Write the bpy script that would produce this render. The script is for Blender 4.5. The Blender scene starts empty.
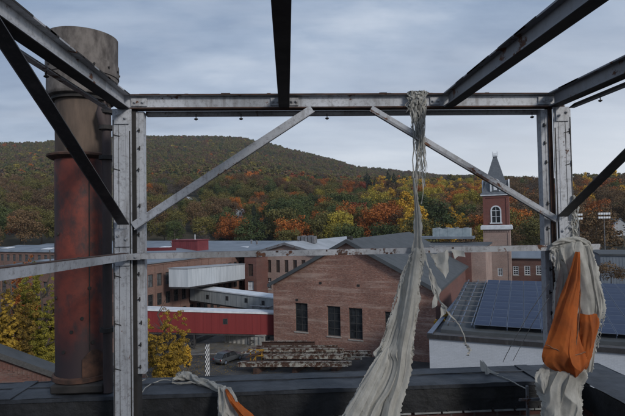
import bpy, bmesh, math, random
from mathutils import Vector, Matrix, noise
import numpy as np
R = math.radians
rnd = random.Random(7)
scene = bpy.context.scene
C = scene.collection

# ------------------------------------------------------------------ camera
EYE = 17.0
FPX = 486.0
cam_d = bpy.data.cameras.new('camera'); cam = bpy.data.objects.new('camera', cam_d); C.objects.link(cam)
CM = Matrix.Rotation(R(-3.0), 4, 'Z') @ Matrix.Rotation(R(90 + 1.62), 4, 'X') @ Matrix.Rotation(R(-1.0), 4, 'Z')
cam.matrix_world = Matrix.Translation((0, 0, EYE)) @ CM
cam_d.sensor_width = 36; cam_d.lens = FPX / 625 * 36
cam_d.clip_start = 0.05; cam_d.clip_end = 9000
scene.camera = cam
R3 = CM.to_3x3(); R3i = R3.inverted(); EYEV = Vector((0, 0, EYE))

def ray(px, py): return R3 @ Vector(((px - 312.5) / FPX, -(py - 208) / FPX, -1))
def at_y(px, py, Y):
    d = ray(px, py); return EYEV + d * (Y / d.y)
def at_z(px, py, z):
    d = ray(px, py); return EYEV + d * ((z - EYE) / d.z)
def at_d(px, py, D): return EYEV + ray(px, py) * D
def proj(p):
    q = R3i @ (Vector(p) - EYEV); return (312.5 + FPX * q.x / -q.z, 208 - FPX * q.y / -q.z)
def along(p0, d, px):
    """distance t along a line whose sight line falls at column px"""
    t = 0.0
    for _ in range(30):
        f = proj(p0 + d * t)[0] - px; g = (proj(p0 + d * (t + .01))[0] - px - f) / .01
        t -= f / g
    return t
def height(p, py):
    z = 10.0
    for _ in range(10):
        f = proj((p.x, p.y, z))[1] - py; g = (proj((p.x, p.y, z + .01))[1] - py - f) / .01
        z -= f / g
    return z
AZ = R(26.5)
U = Vector((math.sin(AZ), math.cos(AZ), 0)); V = Vector((math.cos(AZ), -math.sin(AZ), 0))

# ------------------------------------------------------------------ tagging
def tag(o, label=None, cat=None, group=None, kind=None):
    if label: o['label'] = label
    if cat: o['category'] = cat
    if group: o['group'] = group
    if kind: o['kind'] = kind
    return o
def empty(name, loc=(0, 0, 0), rz=0, label=None, cat=None, group=None):
    o = bpy.data.objects.new(name, None); C.objects.link(o)
    o.location = loc; o.rotation_euler = (0, 0, rz); o.empty_display_size = .3
    return tag(o, label, cat, group)
def copy_tree(o, parent=None):
    c = o.copy(); C.objects.link(c)
    if parent: c.parent = parent; KIDS.setdefault(parent.name, []).append(c)
    for ch in list(KIDS.get(o.name, [])): copy_tree(ch, c)
    return c
KIDS = {}

class MB:
    def __init__(s): s.v = []; s.f = []; s.mi = []; s.cur = 0
    def face(s, pts):
        i = len(s.v); s.v += [tuple(p) for p in pts]; s.f.append(tuple(range(i, i + len(pts)))); s.mi.append(s.cur)
    def mesh(s, vs, fs):
        i = len(s.v); s.v += [tuple(p) for p in vs]
        for f in fs: s.f.append(tuple(i + k for k in f)); s.mi.append(s.cur)
    def box(s, x0, x1, y0, y1, z0, z1):
        vs = [(x, y, z) for z in (z0, z1) for y in (y0, y1) for x in (x0, x1)]
        s.mesh(vs, [(0, 2, 3, 1), (4, 5, 7, 6), (0, 1, 5, 4), (2, 6, 7, 3), (0, 4, 6, 2), (1, 3, 7, 5)]); return s
    def prism(s, poly, ext):
        """poly: list of 3D points, ext: extrusion vector"""
        n = len(poly); e = Vector(ext); a = [Vector(p) for p in poly]; b = [p + e for p in a]
        s.mesh(a + b, [tuple(range(n))[::-1], tuple(range(n, 2 * n))] + [(i, (i + 1) % n, n + (i + 1) % n, n + i) for i in range(n)]); return s
    def sweep(s, p0, p1, profile, up=(0, 0, 1)):
        p0 = Vector(p0); p1 = Vector(p1); d = (p1 - p0).normalized(); up = Vector(up)
        x = d.cross(up).normalized(); y = x.cross(d).normalized()
        return s.prism([p0 + x * a + y * b for a, b in profile], p1 - p0)
    def tube(s, pts, r, n=8, caps=True):
        pts = [Vector(p) for p in pts]; m = len(pts); rr = r if isinstance(r, (list, tuple)) else [r] * m
        base = len(s.v); ref = Vector((.3, .2, 1)).normalized()
        for i, p in enumerate(pts):
            d = (pts[min(i + 1, m - 1)] - pts[max(i - 1, 0)]).normalized()
            rf = ref if abs(d.dot(ref)) < .95 else Vector((1, 0, 0))
            x = d.cross(rf).normalized(); y = x.cross(d)
            for k in range(n):
                a = 2 * math.pi * k / n; s.v.append(tuple(p + (x * math.cos(a) + y * math.sin(a)) * rr[i]))
        for i in range(m - 1):
            for k in range(n):
                s.f.append((base + i * n + k, base + i * n + (k + 1) % n, base + (i + 1) * n + (k + 1) % n, base + (i + 1) * n + k)); s.mi.append(s.cur)
        if caps:
            s.f.append(tuple(base + k for k in range(n))[::-1]); s.f.append(tuple(base + (m - 1) * n + k for k in range(n))); s.mi += [s.cur] * 2
        return s
    def lathe(s, prof, n=32, c=(0, 0)):
        base = len(s.v); m = len(prof)
        for r, z in prof:
            for k in range(n):
                a = 2 * math.pi * k / n; s.v.append((c[0] + r * math.cos(a), c[1] + r * math.sin(a), z))
        for i in range(m - 1):
            for k in range(n):
                s.f.append((base + i * n + k, base + i * n + (k + 1) % n, base + (i + 1) * n + (k + 1) % n, base + (i + 1) * n + k)); s.mi.append(s.cur)
        return s
    def build(s, name, mat, parent=None, smooth=False, loc=None, bevel=0):
        me = bpy.data.meshes.new(name); me.from_pydata(s.v, [], s.f)
        for m in (mat if isinstance(mat, (list, tuple)) else [mat]): me.materials.append(m)
        if any(s.mi): me.polygons.foreach_set('material_index', s.mi)
        if smooth:
            me.polygons.foreach_set('use_smooth', [True] * len(me.polygons))
            try: me.set_sharp_from_angle(angle=R(40))
            except Exception: pass
        me.update()
        bm = bmesh.new(); bm.from_mesh(me); bmesh.ops.recalc_face_normals(bm, faces=bm.faces); bm.to_mesh(me); bm.free()
        o = bpy.data.objects.new(name, me); C.objects.link(o)
        if loc: o.location = loc
        if bevel:
            b = o.modifiers.new('bevel', 'BEVEL'); b.width = bevel; b.segments = 1; b.limit_method = 'ANGLE'
        if parent: o.parent = parent; KIDS.setdefault(parent.name, []).append(o)
        return o

I_PROF = lambda w, h, t: [(-w/2, 0), (w/2, 0), (w/2, t), (t/2, t), (t/2, h - t), (w/2, h - t), (w/2, h), (-w/2, h), (-w/2, h - t), (-t/2, h - t), (-t/2, t), (-w/2, t)]
L_PROF = lambda w, h, t: [(0, 0), (w, 0), (w, t), (t, t), (t, h), (0, h)]

# ------------------------------------------------------------------ materials
def mat(name):
    m = bpy.data.materials.new(name); m.use_nodes = True
    nt = m.node_tree; b = nt.nodes['Principled BSDF']; return m, nt, b
def nd(nt, t, **kw):
    n = nt.nodes.new(t)
    for k, v in kw.items():
        if k in n.inputs.keys(): n.inputs[k].default_value = v
        else: setattr(n, k, v)
    return n
def ramp(nt, fac, stops, interp='LINEAR'):
    r = nt.nodes.new('ShaderNodeValToRGB'); r.color_ramp.interpolation = interp
    el = r.color_ramp.elements
    while len(el) < len(stops): el.new(.5)
    for e, (p, c) in zip(el, stops):
        e.position = p; e.color = (c, c, c, 1) if isinstance(c, (int, float)) else (*c, 1)
    nt.links.new(fac, r.inputs[0]); return r.outputs[0]
def mix(nt, fac, a, b, mode='MIX'):
    m = nt.nodes.new('ShaderNodeMix'); m.data_type = 'RGBA'; m.blend_type = mode
    for sock, v in ((m.inputs[0], fac), (m.inputs[6], a), (m.inputs[7], b)):
        if isinstance(v, bpy.types.NodeSocket): nt.links.new(v, sock)
        elif isinstance(v, (int, float)): sock.default_value = v
        else: sock.default_value = (*v, 1)
    return m.outputs[2]
def noise_tex(nt, scale, detail=4, rough=.55, vec=None, stretch=None, co='Object'):
    n = nt.nodes.new('ShaderNodeTexNoise'); n.inputs['Scale'].default_value = scale; n.inputs['Detail'].default_value = detail; n.inputs['Roughness'].default_value = rough
    if vec is None:
        t = nt.nodes.new('ShaderNodeTexCoord'); vec = t.outputs[co]
    if stretch:
        mp = nt.nodes.new('ShaderNodeMapping'); mp.inputs['Scale'].default_value = stretch; nt.links.new(vec, mp.inputs[0]); vec = mp.outputs[0]
    nt.links.new(vec, n.inputs['Vector']); return n.outputs['Fac']
def bump(nt, b, h, strength=.3, dist=.01):
    n = nt.nodes.new('ShaderNodeBump'); n.inputs['Strength'].default_value = strength; n.inputs['Distance'].default_value = dist
    nt.links.new(h, n.inputs['Height']); nt.links.new(n.outputs[0], b.inputs['Normal'])

def simple(name, c1, c2, scale=3, rough=.7, metal=0, bmp=.2, dist=.01, stretch=None, detail=5, lo=.35, hi=.65):
    m, nt, b = mat(name); f = noise_tex(nt, scale, detail, .6, stretch=stretch)
    nt.links.new(ramp(nt, f, [(lo, c1), (hi, c2)]), b.inputs['Base Color'])
    b.inputs['Roughness'].default_value = rough; b.inputs['Metallic'].default_value = metal
    if bmp: bump(nt, b, f, bmp, dist)
    return m

def steel_paint(name, paint, paint2, rust=.5, dirt=.35):
    """old peeling paint over rusted steel"""
    m, nt, b = mat(name)
    f1 = noise_tex(nt, 2.2, 8, .68); f2 = noise_tex(nt, 11, 8, .75); f3 = noise_tex(nt, 1.3, 5, .6, stretch=(1, 1, .25))
    base = mix(nt, ramp(nt, f3, [(.38, 0), (.62, 1)]), paint, paint2)
    base = mix(nt, ramp(nt, noise_tex(nt, 9, 7, .7, stretch=(1, 1, .12)), [(.52, 0), (.68, dirt * .7)]), base, (.13, .12, .115))
    base = mix(nt, ramp(nt, noise_tex(nt, 26, 6, .8), [(.5, 0), (.75, dirt)]), base, (.10, .09, .085))
    rustc = ramp(nt, f2, [(.3, (.02, .014, .012)), (.5, (.06, .028, .018)), (.7, (.14, .06, .03))])
    mul = nt.nodes.new('ShaderNodeMath'); mul.operation = 'ADD'; nt.links.new(f1, mul.inputs[0])
    s2 = nt.nodes.new('ShaderNodeMath'); s2.operation = 'MULTIPLY'; s2.inputs[1].default_value = .6; nt.links.new(f2, s2.inputs[0]); nt.links.new(s2.outputs[0], mul.inputs[1])
    mask = ramp(nt, mul.outputs[0], [(rust, 0), (rust + .03, 1)])
    nt.links.new(mix(nt, mask, base, rustc), b.inputs['Base Color'])
    nt.links.new(ramp(nt, mask, [(0, .5), (1, .9)]), b.inputs['Roughness'])
    bump(nt, b, mix(nt, .5, mask, ramp(nt, f2, [(0, 0), (1, 1)])), .35, .002)
    return m

def brick(name, c1, c2, mortar, rowh=.085, bw=.24, streak=.35, streakc=(.30, .27, .24), dirt=(.05, .04, .04)):
    m, nt, b = mat(name)
    tc = nt.nodes.new('ShaderNodeTexCoord'); sp = nt.nodes.new('ShaderNodeSeparateXYZ'); nt.links.new(tc.outputs['Object'], sp.inputs[0])
    ad = nt.nodes.new('ShaderNodeMath'); nt.links.new(sp.outputs[0], ad.inputs[0]); nt.links.new(sp.outputs[1], ad.inputs[1])
    cb = nt.nodes.new('ShaderNodeCombineXYZ'); nt.links.new(ad.outputs[0], cb.inputs[0]); nt.links.new(sp.outputs[2], cb.inputs[1])
    br = nt.nodes.new('ShaderNodeTexBrick'); nt.links.new(cb.outputs[0], br.inputs['Vector'])
    br.inputs['Scale'].default_value = 1; br.inputs['Brick Width'].default_value = bw; br.inputs['Row Height'].default_value = rowh
    br.inputs['Mortar Size'].default_value = .011; br.inputs['Mortar Smooth'].default_value = .3; br.inputs['Bias'].default_value = 0
    br.inputs['Color1'].default_value = (*c1, 1); br.inputs['Color2'].default_value = (*c2, 1); br.inputs['Mortar'].default_value = (*mortar, 1)
    col = br.outputs['Color']
    # per-brick variation and pale streaks along courses
    n1 = noise_tex(nt, 1, 3, .8, vec=cb.outputs[0], stretch=(3.2, 11.6, 1))
    col = mix(nt, ramp(nt, n1, [(.52, 0), (.68, streak)]), col, streakc)
    n2 = noise_tex(nt, 1, 3, .8, vec=cb.outputs[0], stretch=(4.5, 12.5, 3))
    col = mix(nt, ramp(nt, n2, [(.52, 0), (.7, .6)]), col, dirt)
    n4 = noise_tex(nt, 1, 6, .6, vec=cb.outputs[0], stretch=(.12, 1.4, 1))
    col = mix(nt, ramp(nt, n4, [(.5, 0), (.66, streak * .75)]), col, streakc)
    n3 = noise_tex(nt, .35, 6, .6, vec=cb.outputs[0])
    col = mix(nt, ramp(nt, n3, [(.4, 0), (.75, .4)]), col, dirt)
    nt.links.new(col, b.inputs['Base Color']); b.inputs['Roughness'].default_value = .9
    bump(nt, b, br.outputs['Fac'], -.4, .01)
    return m

M = {}
M['steel_white'] = steel_paint('peeling white paint', (.47, .49, .53), (.27, .285, .31), rust=.94, dirt=1.0)
M['steel_rusty'] = steel_paint('worn white paint on rust', (.42, .43, .455), (.23, .24, .255), rust=.92, dirt=1.0)
M['steel_grey'] = steel_paint('grimy grey and shaded paint', (.19, .195, .21), (.12, .125, .135), rust=.88, dirt=.6)  # on the frame it also stands in for white paint in shade
M['steel_dark'] = steel_paint('dark and shaded steel', (.035, .034, .037), (.022, .021, .023), rust=.95, dirt=.6)  # on the frame it carries the shade of undersides
M['pile'] = steel_paint('flaking pale paint on rusted steel', (.42, .41, .37), (.30, .29, .25), rust=.77, dirt=.6)
M['rust'] = simple('rust', (.025, .016, .014), (.09, .045, .03), 9, .95, 0, .5, .004)
M['rust_cap'] = simple('weathered cap', (.06, .052, .049), (.165, .148, .138), 11, .9, 0, .5, .01, stretch=(1, 1, .5), lo=.36, hi=.62, detail=9)
M['rust_tan'] = simple('tan rusted sheet', (.04, .032, .028), (.135, .098, .075), 5, .9, 0, .4, .01, stretch=(1, 1, .25))
M['dark'] = simple('dark iron', (.012, .011, .011), (.03, .027, .026), 6, .8)
M['black_pipe'] = simple('sooty pipe', (.025, .02, .02), (.07, .05, .05), 4, .75, 0, .3, .004, stretch=(1, 1, .3))
def red_stack():
    m, nt, b = mat('chipped red stack paint')
    f = noise_tex(nt, 2.2, 7, .68, stretch=(1, 1, .5)); g = noise_tex(nt, 9, 6, .7)
    col = mix(nt, ramp(nt, g, [(.35, 0), (.7, 1)]), (.185, .038, .024), (.085, .024, .02))
    col = mix(nt, ramp(nt, f, [(.47, 0), (.55, .85)]), col, (.032, .024, .026))
    tc = nt.nodes.new('ShaderNodeTexCoord'); sp = nt.nodes.new('ShaderNodeSeparateXYZ'); nt.links.new(tc.outputs['Object'], sp.inputs[0])
    ad = nt.nodes.new('ShaderNodeMath'); nt.links.new(sp.outputs[2], ad.inputs[0])
    s = nt.nodes.new('ShaderNodeMath'); s.operation = 'MULTIPLY'; s.inputs[1].default_value = .5; nt.links.new(f, s.inputs[0]); nt.links.new(s.outputs[0], ad.inputs[1])
    # the colour darkens towards the foot of the stack
    col = mix(nt, ramp(nt, ad.outputs[0], [(.55, 1), (1.35 if False else 1.0, 0)]), col, (.030, .020, .024))
    nt.links.new(col, b.inputs['Base Color']); b.inputs['Roughness'].default_value = .65; bump(nt, b, f, .4, .004)
    return m
M['red_stack'] = red_stack()
M['membrane'] = simple('rubber roof membrane', (.011, .013, .017), (.046, .053, .065), 5, .6, 0, .9, .02, lo=.3, hi=.72, detail=10)
M['membrane_dark'] = simple('black flashing', (.004, .0045, .005), (.016, .017, .02), 6, .75, 0, .9, .03)
M['bar'] = simple('grey termination bar', (.16, .17, .17), (.30, .31, .31), 8, .6)
M['brick_own'] = brick('dark red parapet brick', (.085, .028, .022), (.055, .022, .02), (.09, .08, .075), streak=.15)
M['brick_gable'] = brick('streaked red-brown brick', (.31, .148, .108), (.20, .092, .070), (.17, .13, .11), streak=.8, streakc=(.50, .39, .33), dirt=(.05, .024, .02), rowh=.115, bw=.34)
M['brick_side'] = brick('red side brick', (.17, .055, .042), (.13, .042, .034), (.13, .10, .09), streak=.15)
M['brick_mill'] = brick('soot stained mill brick', (.25, .125, .092), (.18, .092, .07), (.13, .11, .10), streak=.3, streakc=(.24, .20, .175))
M['brick_tan'] = brick('pinkish tan brick', (.42, .28, .235), (.33, .22, .185), (.24, .21, .19), streak=.4, streakc=(.38, .34, .31))
M['brick_red'] = brick('red tower brick', (.22, .055, .040), (.16, .045, .034), (.16, .11, .10), streak=.08)
M['brick_orange'] = brick('orange red brick', (.15, .055, .04), (.11, .042, .032), (.11, .09, .08), streak=.2)
M['brick_white'] = brick('white painted brick', (.50, .53, .58), (.46, .49, .54), (.40, .43, .48), streak=.3, streakc=(.40, .42, .45), dirt=(.33, .35, .38), rowh=.11, bw=.34)
M['roof_dark'] = simple('dark slate-grey roofing', (.045, .052, .058), (.068, .076, .084), .8, .8, 0, .2, .01)
M['roof_blue'] = simple('blue-grey roofing', (.12, .145, .175), (.19, .22, .26), .25, .65, 0, .1, .01, stretch=(1, .3, 1))
M['roof_pale'] = simple('pale grey roofing', (.26, .28, .30), (.36, .38, .41), .3, .6)
M['stone'] = simple('pale stone', (.28, .26, .24), (.38, .36, .33), 4, .8)
M['white_paint'] = simple('weathered white paint', (.50, .53, .57), (.66, .69, .73), 1.2, .6)
M['cor_white'] = simple('weathered white cladding', (.40, .44, .48), (.55, .59, .63), .8, .6, stretch=(3, 3, .2))
M['cor_grey'] = simple('grey-green cladding', (.20, .22, .23), (.28, .30, .31), .8, .7, stretch=(2, 2, .3))
M['red_clad'] = simple('deep red cladding', (.15, .012, .014), (.18, .017, .018), .7, .6, stretch=(3, 3, .1))
M['maroon'] = simple('maroon cladding', (.13, .022, .028), (.18, .034, .04), .6, .7)
M['pane'] = simple('dark window glass', (.012, .014, .017), (.035, .04, .045), 2.0, .15, 0, 0)
M['pane_grey'] = simple('milky old glass', (.05, .055, .06), (.13, .14, .15), 1.4, .3, 0, 0)
M['board'] = simple('brown boarded panel', (.035, .022, .018), (.07, .04, .032), 2, .8)
M['frame_dark'] = simple('dark sash paint', (.03, .03, .03), (.06, .06, .06), 5, .6)
M['slate'] = simple('spire slate', (.075, .085, .10), (.13, .145, .165), 2.2, .6, stretch=(1, 1, 3))
M['asphalt'] = simple('asphalt', (.022, .023, .025), (.062, .062, .064), .5, .9, 0, .2, .01, detail=10, lo=.38, hi=.62)
M['road'] = simple('worn road', (.075, .073, .068), (.15, .145, .135), .45, .9, 0, .2, .01, detail=10, lo=.38, hi=.62)
M['concrete'] = simple('concrete', (.22, .22, .21), (.42, .41, .39), .9, .85)
M['cells'] = simple('solar cells', (.026, .040, .078), (.040, .058, .105), .5, .55, 0, 0)
M['cells'].node_tree.nodes['Principled BSDF'].inputs['Specular IOR Level'].default_value = .12
M['seam'] = simple('dark seam', (.10, .05, .03), (.22, .10, .05), 30, .9)
M['alu'] = simple('aluminium', (.085, .11, .16), (.12, .15, .21), 4, .6, 0, 0)
M['hvac'] = simple('pale blue-grey sheet metal', (.23, .29, .32), (.36, .42, .45), 1.0, .5, .2, .1)
M['deck'] = simple('roof deck', (.05, .05, .055), (.09, .09, .095), 1.5, .9)
M['car'] = simple('silver car paint', (.10, .11, .12), (.13, .14, .15), 1, .3, .5, 0)
M['tyre'] = simple('tyre rubber', (.012, .012, .012), (.02, .02, .02), 6, .9)
M['lamp'] = simple('headlamp lens', (.5, .5, .5), (.7, .7, .7), 6, .2)
M['bark'] = simple('bark', (.05, .042, .034), (.11, .09, .075), 4, .95, 0, .4, .02, stretch=(1, 1, .2))
M['yellow'] = simple('chipped yellow paint', (.30, .16, .02), (.42, .24, .04), 6, .6)
M['sign_white'] = simple('white band', (.6, .6, .6), (.75, .75, .75), 5, .6)
M['rope'] = simple('weathered rope', (.22, .22, .20), (.38, .37, .34), 60, .9)

def cloth_mat(name, c1, c2, stain, amt=.6, tr=.25):
    m, nt, b = mat(name)
    f = noise_tex(nt, 3.5, 7, .65); g = noise_tex(nt, 14, 6, .7, stretch=(1, 1, .3))
    col = mix(nt, ramp(nt, g, [(.3, 0), (.7, 1)]), c1, c2)
    col = mix(nt, ramp(nt, f, [(.45, 0), (.68, amt)]), col, stain)
    nt.links.new(col, b.inputs['Base Color']); b.inputs['Roughness'].default_value = .95
    w = noise_tex(nt, 25, 6, .7, stretch=(1, 1, .25)); bump(nt, b, w, .6, .006)
    t = nt.nodes.new('ShaderNodeBsdfTranslucent'); nt.links.new(col, t.inputs['Color'])
    ms = nt.nodes.new('ShaderNodeMixShader'); ms.inputs[0].default_value = .4
    nt.links.new(b.outputs[0], ms.inputs[1]); nt.links.new(t.outputs[0], ms.inputs[2])
    nt.links.new(ms.outputs[0], nt.nodes['Material Output'].inputs[0])
    return m
M['rag'] = cloth_mat('weathered off-white cloth', (.43, .425, .395), (.62, .61, .57), (.19, .175, .15))
M['rag_dirty'] = cloth_mat('grimy cloth', (.20, .20, .18), (.36, .36, .32), (.09, .085, .07))
M['orange'] = cloth_mat('faded orange fabric', (.44, .105, .02), (.56, .16, .035), (.20, .06, .022), .7)

def leaf(name, stops, tr=.12, gain=1.15):
    stops = [(p, tuple(c * gain for c in cc)) for p, cc in stops]
    """leaf colour varies per tree (object / instance random) and per leaf (face attribute)"""
    m, nt, b = mat(name)
    a = nt.nodes.new('ShaderNodeAttribute'); a.attribute_name = 'leafvar'
    oi = nt.nodes.new('ShaderNodeObjectInfo')
    s = nt.nodes.new('ShaderNodeMath'); s.operation = 'MULTIPLY_ADD'; s.inputs[1].default_value = .55; nt.links.new(a.outputs['Fac'], s.inputs[0])
    s2 = nt.nodes.new('ShaderNodeMath'); s2.operation = 'MULTIPLY'; s2.inputs[1].default_value = .45; nt.links.new(oi.outputs['Random'], s2.inputs[0]); nt.links.new(s2.outputs[0], s.inputs[2])
    col = ramp(nt, s.outputs[0], stops)
    nt.links.new(col, b.inputs['Base Color']); b.inputs['Roughness'].default_value = .85
    t = nt.nodes.new('ShaderNodeBsdfTranslucent'); nt.links.new(col, t.inputs['Color'])
    ms = nt.nodes.new('ShaderNodeMixShader'); ms.inputs[0].default_value = tr
    nt.links.new(b.outputs[0], ms.inputs[1]); nt.links.new(t.outputs[0], ms.inputs[2]); nt.links.new(ms.outputs[0], nt.nodes['Material Output'].inputs[0])
    return m
L = {
 'green':  leaf('dark green leaves', [(0, (.022, .036, .011)), (.5, (.046, .066, .018)), (1, (.09, .10, .025))]),
 'olive':  leaf('olive leaves', [(0, (.055, .052, .014)), (.5, (.10, .09, .022)), (1, (.17, .135, .03))]),
 'gold':   leaf('golden leaves', [(0, (.20, .11, .012)), (.5, (.40, .235, .02)), (1, (.58, .37, .04))]),
 'lime':   leaf('yellow-green leaves', [(0, (.12, .11, .016)), (.5, (.25, .20, .024)), (1, (.42, .32, .04))]),
 'orange': leaf('orange leaves', [(0, (.15, .045, .010)), (.5, (.28, .085, .014)), (1, (.42, .15, .022))]),
 'red':    leaf('red-orange leaves', [(0, (.12, .02, .012)), (.5, (.20, .042, .018)), (1, (.28, .08, .025))]),
 'brown':  leaf('brown leaves', [(0, (.06, .036, .018)), (.5, (.115, .07, .032)), (1, (.17, .105, .046))]),
 'bare':   leaf('grey twigs', [(0, (.045, .036, .032)), (.5, (.075, .06, .052)), (1, (.11, .085, .07))]),
 'neargold': leaf('golden-brown leaves', [(0, (.05, .035, .010)), (.35, (.19, .12, .016)), (.7, (.38, .24, .022)), (1, (.55, .37, .04))], gain=1.0),
 'nearlime': leaf('yellow-green near leaves', [(0, (.035, .036, .009)), (.35, (.15, .14, .018)), (.7, (.34, .28, .028)), (1, (.52, .42, .04))], gain=1.0),
 'pine':   leaf('pine needles', [(0, (.008, .015, .010)), (.5, (.014, .025, .014)), (1, (.026, .04, .02))]),
}
# ================================================================== roof-top steel frame
E = lambda e: EYE + e
YF = 4.5
frame = empty('steel_framework', (0.5, 4.5, E(-2.7)), 0, 'bolted steel beam frame with peeling white paint standing on the roof behind the parapet', 'steel frame')
def part(mb, name, m, root, **kw):
    o = mb.build(name, m, root, **kw); 
    w = root
    off = Vector((0, 0, 0))
    while w: off += Vector(w.location); w = w.parent
    o.location = -off
    return o
def sub(mb, name, m, par, **kw):      # child of a part that already works in world coordinates
    return mb.build(name, m, par, **kw)

xl = at_y(113, 250, 4.44).x; xr = at_y(572, 160, 4.44).x
z_top = at_y(340, 93.4, YF - .05).z; z_bot = z_top - .132
b = MB(); xa = at_y(119, 100, YF).x; xb = at_y(562, 100, YF).x
b.sweep((xa, YF, z_bot), (xb, YF, z_bot), I_PROF(.10, .132, .012)); tb = part(b, 'top_beam', M['steel_rusty'], frame)
b = MB(); b.box(xa + .002, xb - .002, YF - .053, YF - .0505, z_top - .011, z_top + .001); b.box(xa + .01, xb - .01, YF - .045, YF + .045, z_bot - .003, z_bot - .0005)  # second box paints the shaded underside of the lower flange
b.box(xa + .01, xb - .01, YF - .053, YF - .0505, z_bot - .001, z_bot + .011)
for k in range(16):
    x = xa + (xb - xa) * rnd.random(); w = rnd.uniform(.02, .12); b.box(x, x + w, YF - .04, YF + .03, z_top + .0005, z_top + rnd.uniform(.004, .012))
sub(b, 'rust_and_underside_shade', M['rust'], tb)
b = MB(); b.box(xa + .01, xb - .01, YF - .0085, YF - .0065, z_bot + .02, z_top - .014); sub(b, 'web_paint', M['steel_white'], tb)

# angle bolted below the top beam
b = MB(); za = z_bot - .042
x0, x1 = at_y(146, 111, 4.56).x, at_y(541, 111, 4.56).x
b.sweep((x0, 4.56, za), (x1, 4.56, za), L_PROF(-.06, .040, .006)); part(b, 'lower_angle', M['steel_rusty'], frame)
def hook(px, py, Y=4.54, z=None):
    p = at_y(px, py, Y)
    if z: p.z = z
    m = MB(); m.tube([p + Vector((0, 0, .0)), p - Vector((0, 0, .045))], .004, 6)
    m.lathe([(0.001, p.z - .038), (.016, p.z - .042), (.019, p.z - .05), (.009, p.z - .058), (0.001, p.z - .06)], 10, (p.x, p.y))
    part(m, 'hanger_stud', M['dark'], frame)
for px in (196, 241, 327, 532): hook(px, 112, z=za + .01)

def bolts(c, axis, m=None):
    """hex bolt head with washer; axis = outward unit vector"""
    m = m or MB(); c = Vector(c); a = Vector(axis)
    m.tube([c, c + a * .003], .019, 12); m.tube([c + a * .003, c + a * .014], .0125, 6); m.tube([c + a * .014, c + a * .02], .007, 6)
    return m
def clip(px0, px1, cut=None):
    x0 = at_y(px0, 100, 4.485).x; x1 = at_y(px1, 100, 4.485).x; zm = (z_bot + z_top) / 2
    m = MB(); m.box(x0, x1, YF - .022, YF - .010, zm - .036, zm + .036); o = part(m, 'clip_plate', M['steel_rusty'], frame, bevel=.002)
    n = 2
    for i in range(n):
        x = x0 + (x1 - x0) * (.27 + .5 * i); sub(bolts((x, YF - .022, zm), (0, -1, 0)), 'bolt', M['steel_rusty'], o)
clip(131, 147); clip(270.5, 279.5); clip(289.5, 298.5); clip(430, 440); clip(538, 555)

# four roof beams running back over the camera
def roof_beam(xc, w, m, name='roof_beam', h=.132, y1=4.44):
    b = MB(); b.sweep((xc, -3.2, z_bot + .001), (xc, y1, z_bot + .001), I_PROF(w, h, .012)); o = part(b, name, m, frame)
    b = MB(); b.box(xc - w/2 + .004, xc + w/2 - .004, -3.1, y1 - .02, z_bot - .003, z_bot - .0005)  # dark sheet puts the underside shade into the colour
    for k in range(26):
        y = rnd.uniform(1.0, y1 - .1); s = rnd.choice((-1, 1)); b.box(min(xc + s*w/2, xc + s*(w/2 + .003)), max(xc + s*w/2, xc + s*(w/2 + .003)), y, y + rnd.uniform(.04, .3), z_top - .010, z_top + .002)
    sub(b, 'rust_and_underside_shade', M['dark'], o); return o
xL = at_y(129.5, 93, 4.44).x - .055
xR = at_y(549, 93, 4.44).x + .055
roof_beam(xL, .11, M['steel_rusty']); roof_beam(at_y(284, 100, 4.44).x, .098, M['steel_dark']); roof_beam(at_y(449, 98, 4.44).x, .10, M['steel_grey']); roof_beam(xR, .11, M['steel_grey'])  # grey and dark materials paint shade on beams turned from the light
for xc, s, m in ((xL, -1, M['steel_rusty']), (xR, 1, M['steel_dark'])):
    b = MB(); xx = xc + s * .10
    b.sweep((xx, -3.0, z_bot - .05), (xx, 4.30, z_bot - .05), L_PROF(-.05 * s, .045, .006)); part(b, 'lower_angle', m, frame)
    for yy in (1.9, 2.6, 3.1, 3.9) if s > 0 else (2.0, 3.2):
        p = Vector((xx - s * .02, yy, z_bot - .05)); mm = MB(); mm.tube([p, p - Vector((0, 0, .03))], .004, 6)
        mm.lathe([(.001, p.z - .025), (.015, p.z - .028), (.017, p.z - .036), (.001, p.z - .045)], 10, (p.x, p.y)); part(mm, 'hanger_stud', M['dark'], frame)

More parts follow.
